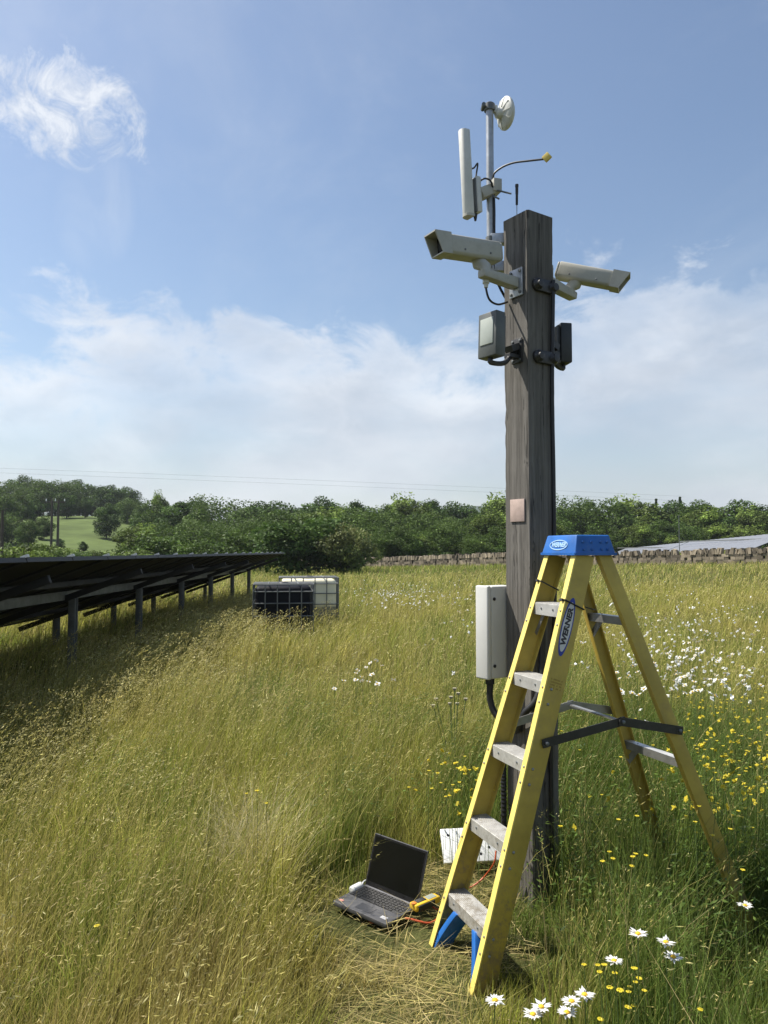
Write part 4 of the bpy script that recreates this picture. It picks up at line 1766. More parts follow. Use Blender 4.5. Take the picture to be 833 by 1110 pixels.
illuminator('dark grey infrared lamp with pale window under the left camera', at(533, 364, 3.42), (-.80, -.60, .04), .115, .205, .058, 'L', .012, zz(380, 3.53))
illuminator('dark grey infrared lamp seen edge on under the right camera', at(610, 374, 3.72), (.93, .16, .0), .105, .195, .058, 'BR', .035, zz(382, 3.72), M_ir=mat('shaded_grey_housing', (.03, .033, .032), .5, var=.12, scale=12, dirt=.2, dirtcol=(.09, .09, .08)))  # darker copy of the lamp grey, shade on this side painted in


# ---- dark clamps on the right face and the cable running down it
def clamp(label, z):
    root = thing('cable_clamp', label, 'clamp', tuple(pf('R', 0, z, 0)), 0, 'clamps on the right face of the post')
    MB().box(pf('R', -.01, z, .010), NL, UP, NR, .052, .030, .008).build('strap', M_blackm, root, bevel=.004)
    for s in (-.062, .035):
        MB().lathe(pf('R', s, z, .002), NR, [(0, .03), (.012, .03), (.02, .022), (.034, .018), (.036, .004)], 14).build('bolt_head', M_blackm, root, smooth=True)


clamp('upper black clamp bolted to the shaded face of the post', zz(308, 3.5))
clamp('lower black clamp bolted to the shaded face of the post', zz(386, 3.5))
o = MB().tube(smooth_path([pf('R', -.058, zz(300, 3.5), .02), pf('R', -.055, zz(420, 3.5), .008), pf('R', -.058, zz(520, 3.5), .008), pf('R', -.055, 1.3, .008), pf('R', -.02, .9, .012), pf('R', -.02, .1, .010)], 6), .0095, 8).build('post_cable', M_black, smooth=True)
tag(o, 'black cable running down the shaded right face of the post', 'cable')


# ---- mast with aerials
MAST_D = 3.66
MX = at(531.5, 200, MAST_D).x
MY = MAST_D
M_BOT, M_TOP = at(531, 300, MAST_D).z, at(531, 112, MAST_D).z


def mast():
    root = thing('aerial_mast', 'slim galvanised pipe mast clamped to the post top', 'mast', (MX, MY, M_BOT))
    MB().tube([V((MX, MY, M_BOT)), V((MX, MY, M_TOP))], .0185, 18).build('pipe', M_galv, root, smooth=True)
    zb = zz(260, 3.66)
    corner = POST_C - NR * PA + NL * (PA * .4)
    MB().bar(V((MX, MY, zb)), V((corner.x, corner.y, zb + .0)), .045, .05).build('standoff', M_galv, root, bevel=.003)
    zc = zz(290, 3.66)
    MB().bar(V((MX, MY, zc)), V((corner.x, corner.y, zc)), .045, .05).build('standoff', M_galv, root, bevel=.003)
    ub = MB()
    for q in (zb, zc):
        ub.lathe(V((MX, MY, q - .012)), UP, [(0, .024), (.024, .024)], 16)
    ub.build('pipe_clips', M_galvd, root)


mast()
o = MB().tube(smooth_path([V((MX + .014, MY - .016, zz(205, 3.66))), V((MX + .017, MY - .016, zz(230, 3.66))), V((MX + .016, MY - .017, zz(255, 3.66))), V((MX + .02, MY - .016, M_BOT)), pf('BL', .02, zz(330, 3.66), .02)], 5), .0065, 8).build('mast_cable', M_black, smooth=True)
tag(o, 'black cable strapped along the lower part of the mast', 'cable')


def dish():
    ctr = at(547, 123, 3.68)
    ax = V((.93, .30, .13)).normalized()
    root = thing('dish_aerial', 'small round white dish aerial on top of the mast', 'dish aerial', tuple(ctr))
    r = .077
    MB().lathe(ctr - ax * .018, ax, [(0, r * .42), (.006, r * .72), (.014, r * .93), (.02, r), (.028, r), (.036, r * .93), (.046, r * .74), (.053, r * .45), (.056, .004)], 36).build('radome', M_whiteg, root, smooth=True)
    MB().lathe(ctr - ax * .052, ax, [(0, .012), (.008, .024), (.03, .026), (.036, .03)], 16).build('feed_body', M_whiteg, root, smooth=True)
    mt = V((MX, MY, zz(117, 3.66)))
    MB().tube([ctr - ax * .05, mt + V((.03, 0, .004)), mt], [.013, .013, .012], 10).build('mount_arm', M_whiteg, root, smooth=True)
    rb = MB()
    for k in range(10):
        a = k * math.pi / 5
        x = ax.orthogonal().normalized()
        y = ax.cross(x)
        dd = x * math.cos(a) + y * math.sin(a)
        rb.bar(ctr - ax * .020 + dd * .026, ctr - ax * .004 + dd * .070, .005, .008, ax)
    rb.build('rear_ribs', M_whiteg, root)
    cl = MB()
    cl.lathe(mt - UP * .016, UP, [(0, .027), (.032, .027), (.038, .018)], 16)
    cl.tube([mt + V((-.035, -.012, 0)), mt + V((.02, -.012, 0))], .006, 8)
    cl.tube([mt + V((-.032, -.03, .003)), mt + V((-.032, .02, .003))], .01, 8)
    cl.build('mast_clamp', M_galvd, root, smooth=True)


dish()


def sector():
    T, B = at(503.5, 142, 3.60), at(508.5, 234, 3.60)
    root = thing('panel_aerial', 'tall narrow white panel aerial at the left of the mast', 'panel aerial', tuple(B))
    axd = (T - B).normalized()
    fwd = V((-.80, -.55, 0)).normalized()
    side = axd.cross(fwd).normalized()
    fwd = side.cross(axd)
    pr = []
    for k in range(11):
        a = -math.pi / 2 + math.pi * k / 10
        pr.append((.026 * math.sin(a), .030 * max(0, math.cos(a)) ** .8))
    pr += [(.026, -.014), (-.026, -.014)]
    MB().prism(pr, B, T, side, fwd).build('radome', M_whiteg, root, bevel=.003)
    MB().prism([(x * 1.04, y * 1.04) for x, y in pr], B - axd * .008, B + axd * .004, side, fwd).build('end_cap', M_housing, root)
    c = at(517, 212, 3.62)
    MB().box(c, side, axd, fwd, .024, .088, .013).build('radio_unit', M_whiteg, root, bevel=.005)
    MB().box(c + fwd * .017 - axd * .005, side, axd, fwd, .015, .082, .003).build('mounting_rail', M_galvd, root)
    MB().lathe(at(515.5, 232, 3.61), -UP, [(0, .011), (.02, .008), (.034, .005)], 10).build('connector', M_black, root, smooth=True)
    p = at(513, 187, 3.60)
    MB().tube(smooth_path([at(510, 183, 3.60), at(514, 182, 3.59), at(518, 177, 3.60), at(517, 186, 3.62), at(516, 192, 3.62)], 5), .004, 8).build('jumper_lead', M_black, root, smooth=True)
    # clamp block round the mast
    m0 = V((MX, MY, zz(207, 3.66)))
    cl = MB()
    cl.bar(at(521, 211, 3.63), m0 + V((.02, -.01, .006)), .055, .052)
    cl.box(m0 + V((.022, -.012, .012)), (.93, .30, .0), (-.30, .93, 0), UP, .022, .034, .032)
    cl.build('mast_clamp', M_housing, root, bevel=.004)
    for (a, b) in ((at(538, 206, 3.62), at(554.5, 210, 3.60)), (at(534, 212, 3.62), at(541, 215.5, 3.58))):
        MB().tube([a, b], .0045, 8).build('clamp_bolt', M_galvd, root, smooth=True)
    o = MB().tube(smooth_path([at(521, 196, 3.62), at(526, 193.5, 3.6), at(532, 196, 3.6), at(534, 203, 3.62)], 5), .0045, 8).build('aerial_lead', M_black, smooth=True)
    tag(o, 'short black lead between the panel aerial and the mast', 'cable')


sector()
root = thing('sensor_probe', 'small yellow square aerial on a long curved black lead right of the mast', 'aerial', tuple(at(535, 189, 3.64)))
MB().tube(smooth_path([at(535, 195, 3.64), at(536, 188, 3.63), at(545, 181, 3.61), at(557, 176.5, 3.58), at(572, 174.5, 3.54), at(590, 172.5, 3.5)], 6), .0048, 8).build('curved_lead', M_black, root, smooth=True)
_p = at(593, 170.5, 3.49)
MB().box(_p, (.72, -.35, .6), (-.55, .2, .75), (.4, .9, 0), .017, .017, .006).build('sensor_plate', M_brass, root, bevel=.002)

root = thing('whip_aerial', 'short black whip aerial standing on the post top', 'aerial', tuple(at(560.5, 234, 3.6)))
_b, _m, _t = at(560.5, 240, 3.62), at(560.5, 222, 3.62), at(560.5, 200, 3.62)
MB().tube([_b, _m], .0022, 6).build('rod', M_galv, root)
MB().tube([_m, _m + (_t - _m) * .12, _m + (_t - _m) * .5, _m + (_t - _m) * .55, _m + (_t - _m) * .85, _m + (_t - _m) * .9, _t], [.006, .0065, .0065, .0075, .0075, .009, .0085], 10).build('sleeve', M_black, root, smooth=True)


# ================================================================ STEPLADDER
def text_mesh(name, s, size, mtl, parent, origin, ex, ey, ez, depth=.0012, shear=0.0, xs=1.0):
    cu = bpy.data.curves.new(name, 'FONT')
    cu.body = s
    cu.size = size
    cu.align_x, cu.align_y = 'CENTER', 'CENTER'
    cu.extrude = depth
    cu.offset = size * .05
    cu.shear = shear
    tmp = bpy.data.objects.new(name, cu)
    COL.objects.link(tmp)
    dg = bpy.context.evaluated_depsgraph_get()
    me = bpy.data.meshes.new_from_object(tmp.evaluated_get(dg))
    bpy.data.objects.remove(tmp)
    off = V((0, 0, 0))
    p = parent
    while p is not None:
        off += p.location
        p = p.parent
    for v in me.vertices:
        c = v.co.copy()
        v.co = origin + ex * c.x * xs + ey * c.y + ez * c.z - off
    me.materials.clear()
    me.materials.append(mtl)
    o = bpy.data.objects.new(name, me)
    COL.objects.link(o)
    o.parent = parent
    return o


def ellipse_plate(mb, c, ex, ey, ez, a, b, t, n=40):
    pr = [(a * math.cos(2 * math.pi * k / n), b * math.sin(2 * math.pi * k / n)) for k in range(n)]
    mb.prism(pr, c, c + ez * t, ex, ey)
    return mb


def ellipse_ring(mb, c, ex, ey, ez, a, b, w, t, n=40):
    vs, fs = [], []
    for k in range(n):
        co, si = math.cos(2 * math.pi * k / n), math.sin(2 * math.pi * k / n)
        for (q, h) in ((0, 0), (0, t), (w, t), (w, 0)):
            vs.append(c + ex * (a - q) * co + ey * (b - q) * si + ez * h)
    for k in range(n):
        k2 = (k + 1) % n
        for j in range(4):
            j2 = (j + 1) % 4
            fs.append((k * 4 + j, k2 * 4 + j, k2 * 4 + j2, k * 4 + j2))
    mb.add(vs, fs)


def channel(mb, T, F, inward, depth_dir, web, fl, th):
    """C channel: outer web faces away from `inward`, front edge on the line T-F."""
    t = (F - T).normalized()
    e = (depth_dir - t * depth_dir.dot(t)).normalized()
    w = (inward - t * inward.dot(t) - e * inward.dot(e)).normalized()
    pr = [(0, 0), (web, 0), (web, fl), (web - th, fl), (web - th, th), (th, th), (th, fl), (0, fl)]
    mb.prism(pr, T, F, e, w)
    return t, e, w


def ladder():
    base = V(((LN_F.x + LRF_F.x) / 2, (LN_F.y + LRF_F.y) / 2, 0))
    root = thing('stepladder', 'yellow fibreglass stepladder with blue top standing against the post', 'stepladder', tuple(base))
    # front rails
    mb = MB()
    tn, en, wn_ = channel(mb, LN_T + (LN_T - LN_F).normalized() * .01, LN_F, W_AX, S_AX, .086, .030, .005)
    rail_n = mb.build('front_rail', M_yellow, root, bevel=.0015)
    mb = MB()
    tf, ef, wf_ = channel(mb, LF_T + (LF_T - LF_F).normalized() * .01, LF_F, -W_AX, S_AX, .086, .030, .005)
    rail_f = mb.build('front_rail', M_yellow, root, bevel=.0015)
    # front rail edges with sunlight painted in as paler yellow, a lipped strip that wraps the arris
    for T, F, e, w, par in ((LN_T, LN_F, en, wn_, rail_n), (LF_T, LF_F, ef, wf_, rail_f)):
        t = (F - T).normalized()
        MB().prism([(-.0015, -.001), (.004, -.001), (.004, .0), (.0, .0), (.0, .0305), (-.0015, .0305)], T + t * .004, F - t * .001, e, w).build('lit_edge', M_yellow2, par)
    # rear rails
    rails = []
    for T, F, inw in ((LRN_T, LRN_F, W_AX), (LRF_T, LRF_F, -W_AX)):
        mb = MB()
        t = (F - T).normalized()
        e = (S_AX - t * S_AX.dot(t)).normalized()
        r_ = channel(mb, T - e * .05 - t * .01, F - e * .034, inw, S_AX, .058, .026, .0045)
        rails.append(mb.build('rear_rail', M_yellow, root, bevel=.0015))
        # foot boot
        MB().box(F - e * .021 + t * -.012 + r_[2] * .012, e, r_[2], t, .036, .022, .05).build('rubber_foot', M_black, rails[-1], bevel=.004)
    # treads
    Ln, Lf = (LN_F - LN_T), (LF_F - LF_T)
    hN = LN_T.z - LN_F.z
    for k in range(5):
        fr = (.29 * k + .206) / hN
        a, b = LN_T + Ln * fr, LF_T + Lf * fr
        b.z = a.z
        ax = (b - a).normalized()
        dp = V((S_AX.x, S_AX.y, 0))
        dp = (dp - ax * dp.dot(ax)).normalized()
        a2, b2 = a + ax * .0062, b - ax * .0062
        mid = (a2 + b2) / 2
        hl = (b2 - a2).length / 2
        D = .082
        tr = MB()
        # ridged top made of narrow slats standing on a plate, front and rear lips
        tr.box(mid + dp * (D / 2 + .002) - UP * .004, ax, dp, UP, hl, D / 2, .002)
        for q in range(11):
            tr.box(mid + dp * (.006 + q * .0075) - UP * .0008, ax, dp, UP, hl - .002, .0022, .0016)
        tr.box(mid + dp * .003 - UP * .026, ax, dp, UP, hl, .0018, .0235)
        tr.box(mid + dp * (D + .001) - UP * .020, ax, dp, UP, hl - .001, .0018, .0175)
        to = tr.build('tread', M_alu, root)
        for q in (-1, 1):
            for sg in (.02, .075):
                MB().lathe(mid + ax * q * (hl - sg) + dp * .0015 - UP * .022, -dp, [(0, .005), (.003, .0045), (.004, .002)], 8).build('rivet', M_galvd, to)
        if k in (0, 4):
            # knee braces below the tread
            br = MB()
            for q, L_ in ((1, Lf), (-1, Ln)):
                s0 = mid + ax * q * (hl - .075) + dp * .02 - UP * .030
                s1 = mid + ax * q * (hl - .008) + dp * .02 - UP * .115 + L_.normalized() * .02
                br.bar(s0, s1, .016, .003, dp)
            br.build('tread_brace', M_alud, root)
        # bolts on the rails' outer faces and front edges
    bl = MB()
    for k in range(5):
        for off_ in (0.0, .055):
            fr = (.29 * k + .206 + .02 + off_) / hN
            for T, Lv, e, w in ((LN_T, Ln, en, wn_), (LF_T, Lf, ef, wf_)):
                p = T + Lv * fr
                bl.lathe(p + w * .012 - e * .0015, -e, [(0, .005), (.003, .0045), (.004, .002)], 8)
                bl.lathe(p + e * .03 - w * .0003, -w, [(0, .006), (.003, .005), (.0045, .002)], 8)
    bl.build('rail_rivets', M_alud, root)
    # blue moulded foot braces: curved gussets from under the lowest tread down each rail
    fr5 = (.29 * 4 + .206) / hN
    for T, Lv, w, sgn in ((LN_T, Ln, wn_, 1), (LF_T, Lf, wf_, -1)):
        g = MB()
        t = Lv.normalized()
        top = T + Lv * fr5
        e = en if sgn > 0 else ef
        foot = T + Lv * .992
        n = 12
        vs, fs = [], []
        for i in range(n + 1):
            s = i / n
            wv = .092 * (1 - s) ** 1.5 + .030
            wi = max(.006, wv - .030)
            p = top + (foot - top) * (.14 + .86 * s)
            for (q, dq) in ((wi, .006), (wv, .006), (wv, .072), (wi, .072)):
                vs.append(p + w * q + e * dq)
        for i in range(n):
            for j in range(4):
                j2 = (j + 1) % 4
                fs.append((i * 4 + j, i * 4 + j2, (i + 1) * 4 + j2, (i + 1) * 4 + j))
        fs += [(0, 1, 2, 3), tuple(n * 4 + j for j in (3, 2, 1, 0))]
        g.add(vs, fs)
        g.build('foot_brace', M_blue, root, bevel=.002)
    # rear cross bars
    for (pa, pb, wd, hh, nm) in ((.168, .150, .022, .042, 'rear_bar'), (.535, .640, .022, .045, 'rear_bar')):
        a = LRN_T + (LRN_F - LRN_T) * pa
        b = LRF_T + (LRF_F - LRF_T) * pa
        b.z = a.z
        ax = (b - a).normalized()
        MB().box((a + b) / 2 + S_AX * -.01, ax, S_AX, UP, (b - a).length / 2 - .006, .018, .002).build(nm, M_alu, root)
        MB().box((a + b) / 2 + S_AX * -.0285 - UP * .0145, ax, S_AX, UP, (b - a).length / 2 - .006, .0015, .0165).build(nm, M_alud, root)
        MB().bar(b + S_AX * -.012 - ax * .09 - UP * .004, b + S_AX * -.012 - ax * .012 - UP * .09, .03, .003, S_AX).build('bar_brace', M_alud, root)
    # spreaders
    fn_ = .455
    near_f = LN_T + Ln * ((1.59 - .885) / hN) + en * .055 - wn_ * .008
    rr_n = LRN_T + (LRN_F - LRN_T) * .455 - W_AX * .010
    hinge_n = near_f.lerp(rr_n, .56) + UP * .055
    far_f = LF_T + Lf * ((1.59 - .885) / hN) + ef * .055 + W_AX * .008
    rr_f = LRF_T + (LRF_F - LRF_T) * .455 + W_AX * .010
    hinge_f = far_f.lerp(rr_f, .56) + UP * .055
    for (A_, H_, B_, off_) in ((near_f, hinge_n, rr_n, -1), (far_f, hinge_f, rr_f, 1)):
        sp = MB()
        o_ = W_AX * off_
        for (p, q, sh) in ((A_, H_, .0), (H_, B_, .005)):
            d_ = (q - p).normalized()
            sp.bar(p + o_ * sh - d_ * .015, q + o_ * sh + d_ * .015, .004, .034, UP)
            for e_ in (p, q):
                sp.lathe(e_ + o_ * (sh - .0025), o_, [(0, .0175), (.005, .0175)], 16)
        pin = MB()
        for e_ in (A_, H_, B_):
            pin.lathe(e_ - o_ * .004, o_, [(0, .007), (.018, .007), (.02, .004)], 10)
        s_ = sp.build('spreader', M_blackm if off_ < 0 else M_alud, root)
        pin.build('pivot', M_galvd, s_, smooth=True)
    MB().bar(hinge_n + W_AX * .006, hinge_f - W_AX * .006, .02, .006).build('spreader_link', M_alud, root)
    # blue top cap
    ctr = (LN_T + LF_T) / 2 + S_AX * .085
    zb, zt = 1.583, 1.664
    hw = (LF_T - LN_T).length / 2
    wx = W_AX.copy()
    wx.z = 0
    wx.normalize()
    sx = V((-wx.y, wx.x, 0))
    if sx.dot(S_AX) < 0:
        sx = -sx
    lo, up_ = [], []
    for i, j in ((-1, -1), (1, -1), (1, 1), (-1, 1)):
        lo.append(V((ctr.x, ctr.y, zb)) + wx * i * (hw + .012) + sx * j * .098)
        up_.append(V((ctr.x, ctr.y, zt)) + wx * i * (hw - .006) + sx * (j * .078))
    cap = MB()
    cap.add(lo + up_, [(3, 2, 1, 0), (4, 5, 6, 7), (0, 1, 5, 4), (1, 2, 6, 5), (2, 3, 7, 6), (3, 0, 4, 7)])
    cp = cap.build('top_cap', M_blue, root, bevel=.005, seg=3)
    rim = MB()
    for k in range(4):
        rim.bar(lo[k] + UP * .004, lo[(k + 1) % 4] + UP * .004, .006, .010)
    rim.build('cap_rim', M_blue, cp)
    sl_ = MB()
    for k in (-.045, 0, .045):
        sl_.box(V((ctr.x, ctr.y, zt + .0005)) + sx * k, wx, sx, UP, .03, .008, .0012)
    sl_.build('tool_slots', M_black, cp)
    # cap badge on the front face
    ey = ((up_[0] + up_[1]) - (lo[0] + lo[1])).normalized()
    ez = wx.cross(ey)
    if ez.dot(sx) > 0:
        ez = -ez
    ex = ey.cross(ez)
    c = (lo[0] + lo[1] + up_[0] + up_[1]) / 4 + ez * .0008
    pale = mat('pale_blue_print', (.32, .50, .72), .5)
    bd = MB()
    ellipse_ring(bd, c - ex * .005, ex, ey, ez, .066, .022, .0045, .0014)
    bd.build('badge_outline', pale, cp)
    text_mesh('badge_lettering', 'WERNER', .026, pale, cp, c - ex * .005 + ez * .0006, ex, ey, ez, .0008, .25, 1.0)
    # two small print marks left of the badge, bolts on the side
    bo = MB()
    sn = -wx
    for s in (-.055, -.015, .03, .06):
        for z in (.022, .052):
            bo.lathe(V((ctr.x, ctr.y, zb + z)) - wx * (hw + .012 - z * .22) + sx * s, sn, [(0, .006), (.004, .0055), (.005, .002)], 8)
    bo.build('cap_rivets', mat('dark_blue_rivet', (.012, .10, .36), .4), cp)
    # oval name label on the near rail's outer face
    out = -wn_
    lc = LN_T + Ln * ((1.59 - 1.312) / hN) + en * .034 + out * .0006
    ux = -tn                         # reading direction runs up the rail
    uy = out.cross(ux)
    blue_l = mat('label_blue', (.018, .045, .32), .4)
    white_l = mat('label_white', (.62, .62, .60), .4)
    lab = MB()
    ellipse_plate(lab, lc, ux, uy, out, .118, .0245, .0007)
    lo_ = lab.build('label_plate', blue_l, rail_n)
    lab = MB()
    ellipse_plate(lab, lc + out * .0008, ux, uy, out, .100, .0200, .0005)
    lab.build('label_field', white_l, lo_)
    text_mesh('label_lettering', 'WERNER', .031, mat('label_dark_print', (.02, .02, .03), .4), lo_, lc + out * .0016, ux, uy, out, .0004, .08, 1.2)
    # a faint stamped warning block lower on the rail
    st = MB()
    wc = LN_T + Ln * ((1.59 - 1.10) / hN) + en * .045 + out * .0004
    for r in range(4):
        for q in range(9):
            if random.random() < .8:
                st.box(wc + ux * (r * .011 - .02) + uy * (q * .006 - .024), ux, uy, out, .003, .0022, .0003)
    st.build('printed_marks', mat('faded_print', (.33, .23, .04), .6), rail_n)
    # black cable ties round the rails
    for (T, Lv, e, w, z, lab_) in ((LF_T, Lf, ef, wf_, 1.475, 'black cable tie round the far front rail of the stepladder'), (LN_T, Ln, en, wn_, 1.405, 'black cable tie round the near front rail of the stepladder')):
        p = T + Lv * ((1.59 - z) / hN)
        t = Lv.normalized()
        tie = MB()
        q = [(-.004, -.004), (.091, -.004), (.091, .034), (-.004, .034), (-.004, -.004)]
        pts = [p + e * a + w * b + t * (a * .12) for a, b in q]
        tie.tube(pts, .0032, 6)
        tie.box(p + e * -.006 + w * .012, e, w, t, .005, .006, .005)
        if w is wn_:
            tie.tube(smooth_path([p + e * .09 - w * .004, p + e * .12 - w * .01 + UP * .0, p + e * .15 + w * .01 + UP * .006], 4), .0022, 6)
        o = tie.build('cable_tie', M_black)
        tag(o, lab_, 'cable tie')


ladder()


# ================================================================ LAPTOP AND THINGS ROUND IT
def laptop():
    HL, HR, FR, FL = V((-.083, 3.58, 0)), V((.145, 3.39, 0)), V((.006, 3.235, 0)), V((-.223, 3.42, 0))
    c = (HL + HR + FR + FL) / 4
    wx = (HR - HL).normalized()
    fx = V((wx.y, -wx.x, 0))
    W2, D2 = .152, .108
    zb = .062
    root = thing('laptop', 'open black laptop lying on the flattened grass', 'laptop', (c.x, c.y, zb))
    c = V((c.x, c.y, zb))
    mk = mat('laptop_grey', (.075, .075, .08), .5, var=.1, scale=20, dirt=.2, dirtcol=(.15, .14, .12))
    mkey = mat('key_black', (.012, .012, .013), .45)
    tilt = (UP + fx * .0 + wx * .03).normalized()
    ax = (wx - tilt * wx.dot(tilt)).normalized()
    ay = tilt.cross(ax)                      # towards the hinge
    if ay.dot(fx) > 0:
        ay = -ay
    MB().box(c, ax, ay, tilt, W2, D2, .010).build('base', mk, root, bevel=.004)
    kb = MB()
    rows = 6
    for r in range(rows):
        n = 15 if r < 5 else 9
        y = .085 - r * .0175
        x = -.138
        for q in range(n):
            w = .0165 if n == 15 else (.0165 if q != 3 else .085)
            x0 = x
            x += w + .002
            kb.box(c + ax * (x0 + w / 2) + ay * y + tilt * .0112, ax, ay, tilt, w / 2, .0075, .0014, .9)
    MB().box(c + ax * 0 + ay * .0415 + tilt * .0102, ax, ay, tilt, .142, .054, .0006).build('key_tray', mkey, root)
    kb.build('keys', mkey, root)
    MB().box(c - ay * .060 + tilt * .0104, ax, ay, tilt, .042, .026, .0006).build('touchpad', mat('touchpad_grey', (.05, .05, .055), .35), root)
    MB().box(c - ay * .080 - ax * .125 + tilt * .0104, ax, ay, tilt, .010, .008, .0005).build('sticker', mat('sticker_red', (.55, .25, .2), .5), root)
    MB().box(c - ay * .072 + ax * .11 + tilt * .0104, ax, ay, tilt, .016, .010, .0005).build('sticker', mat('sticker_silver', (.4, .4, .42), .4), root)
    MB().box(c + ay * (D2 - .010) + tilt * .0106, ax, ay, tilt, W2 - .012, .006, .0014).build('hinge_bar', mat('hinge_silver', (.30, .30, .32), .35, .6), root)
    # lid
    h0 = c + ay * (D2 + .002) + tilt * .008
    la = R(17)
    lu = (tilt * math.cos(la) + ay * math.sin(la)).normalized()
    ln = (-ay * math.cos(la) + tilt * math.sin(la)).normalized()
    lh = .112
    lc = h0 + lu * lh
    lid = MB().box(lc, ax, lu, ln, W2, lh, .004).build('lid', mk, root, bevel=.002)
    MB().box(lc + ln * .0042, ax, lu, ln, W2 - .003, lh - .003, .0008).build('bezel', mat('bezel_black', (.009, .009, .010), .55, spec=.25), lid)
    ms = mat('screen_black', (.004, .0045, .005), .28, spec=.3)
    MB().box(lc + ln * .0054 + lu * .006, ax, lu, ln, W2 - .012, lh - .017, .0004).build('screen', ms, lid)
    # white plug at the back left of the base
    p = c - ax * (W2 + .006) + ay * .055 + tilt * .008
    rt = thing('white_adapter', 'small white adapter lying against the left side of the laptop', 'adapter', tuple(p))
    MB().tube([p - ay * .035, p - ay * .03, p + ay * .03, p + ay * .035], [.012, .018, .018, .012], 12).build('body', M_white, rt, smooth=True)
    MB().tube(smooth_path([p + ay * .033, p + ay * .06 + tilt * .015, p + ay * .075 + ax * .03 + tilt * .004, p + ay * .06 + ax * .05], 4), .0035, 6).build('lead', M_white, rt, smooth=True)
    # fallen straws lying on the laptop are left to the meadow


laptop()


def tester():
    c = at(461, 978, 3.36)
    c.z = max(c.z, .055)
    root = thing('cable_tester', 'yellow and black handheld tester lying beside the laptop', 'tester', tuple(c))
    ax = V((.80, .58, .06)).normalized()
    sd = ax.cross(UP).normalized()
    u = sd.cross(ax)
    my = mat('tester_yellow', (.72, .47, .03), .45)
    pr = [(-.022, -.014), (.022, -.014), (.026, .0), (.022, .014), (-.022, .014), (-.026, .0)]
    MB().prism(pr, c - ax * .066, c + ax * .066, sd, u).build('case', my, root, bevel=.004)
    MB().box(c + ax * .03 + u * .0145, ax, sd, u, .022, .016, .001).build('display', mat('lcd_grey', (.30, .33, .27), .3), root)
    MB().box(c - ax * .022 + u * .0145 - sd * .004, ax, sd, u, .024, .013, .0015).build('keypad', M_black, root)
    MB().box(c - ax * .01 + sd * .022 - u * .003, ax, sd, u, .045, .006, .0125).build('grip', M_black, root, bevel=.003)
    MB().lathe(c + ax * .064, ax, [(0, .018), (.012, .018), (.016, .012)], 12).build('nose', M_black, root, smooth=True)
    MB().lathe(c - ax * .060 + u * .012, u, [(0, .012), (.006, .011), (.008, .004)], 12).build('dial', mat('dial_orange', (.6, .2, .03), .5), root)


tester()


def leads():
    def g(px, py, z):
        # ground point under pixel at height z
        v = (CY - py) / F_PX
        cp, sp = math.cos(PITCH), math.sin(PITCH)
        k = (z - EYE) / (sp + v * cp)
        return V(((px - CX) / F_PX * k, (cp - v * sp) * k, z))
    a = [g(400, 992, .04), g(402, 1000, .035), g(416, 997, .045), g(432, 995, .05), g(444, 996, .05), g(456, 999, .045), g(468, 1000, .04), g(480, 990, .05), g(492, 978, .06)]
    o = MB().tube(smooth_path(a, 6), .0042, 8).build('red_lead', M_redw, smooth=True)
    tag(o, 'orange red test lead trailing over the grass before the laptop', 'lead')
    a = [g(538, 922, .25), g(536, 935, .2), g(528, 947, .12), g(518, 957, .08), g(500, 968, .05), g(478, 985, .05), g(468, 982, .06)]
    o = MB().tube(smooth_path(a, 6), .0038, 8).build('red_lead', M_redw, smooth=True)
    tag(o, 'orange red lead running from the white cover behind the stepladder', 'lead')


leads()


def white_cover():
    c = at(513, 916, 3.86)
    root = thing('white_cover', 'white perforated box cover lying in the grass behind the stepladder', 'box cover', tuple(c))
    ax = V((.985, .10, -.01)).normalized()
    n = V((.02, -.72, .70)).normalized()
    ax = (ax - n * ax.dot(n)).normalized()
    u = n.cross(ax)
    if u.z < 0:
        u = -u
    MB().box(c, ax, u, n, .155, .085, .012).build('plate', M_white, root, bevel=.005)
    h = MB()
    for x, y in ((.06, .02), (.075, -.02), (.10, .01), (.115, -.03), (-.12, .05), (.09, .045), (.03, -.05)):
        h.lathe(c + ax * x + u * y + n * .0115, n, [(0, .007), (.0012, .007)], 10)
    h.build('knockouts', M_black, root)


white_cover()


# ================================================================ WILD FLOWERS
def daisy_parts(detail):
    """petals, disc and stem as meshes in local coordinates, head at the origin's top (stem of length 1)."""
    rb = Ribbons()
    n = 20 if detail else 9
    a = np.arange(n) / n * 6.283 + rng.normal(0, .05, n)
    L = .021 * rng.uniform(.85, 1.1, n)
    up = rng.normal(.10, .12, n)
    u = np.stack([np.cos(a), np.sin(a), up], 1) * (L / 2)[:, None]
    v = np.stack([-np.sin(a), np.cos(a), rng.normal(0, .1, n)], 1) * (.0040 if detail else .0072)
    ctr = np.stack([np.cos(a), np.sin(a), up], 1) * (.006 + L / 2)[:, None]
    rb.quads(ctr, u, v, np.repeat(np.array([[.80, .80, .77]]), n, 0))
    # square the petal ends: a second, shorter layer
    rb.quads(ctr * 1.0 + np.array([0, 0, .0008]), u * .8, v * 1.25, np.repeat(np.array([[.78, .78, .75]]), n, 0))
    return rb.mesh('petals', M_flower)


M_disc = mat('daisy_disc', (.72, .43, .02), .8, var=.15, scale=400)
M_stem = mat('flower_stem', (.10, .15, .035), .7, var=.2)
M_butter = mat('buttercup_petal', (.68, .55, .03), .45, var=.08, scale=200, trans=.25)
M_daisyw = M_flower


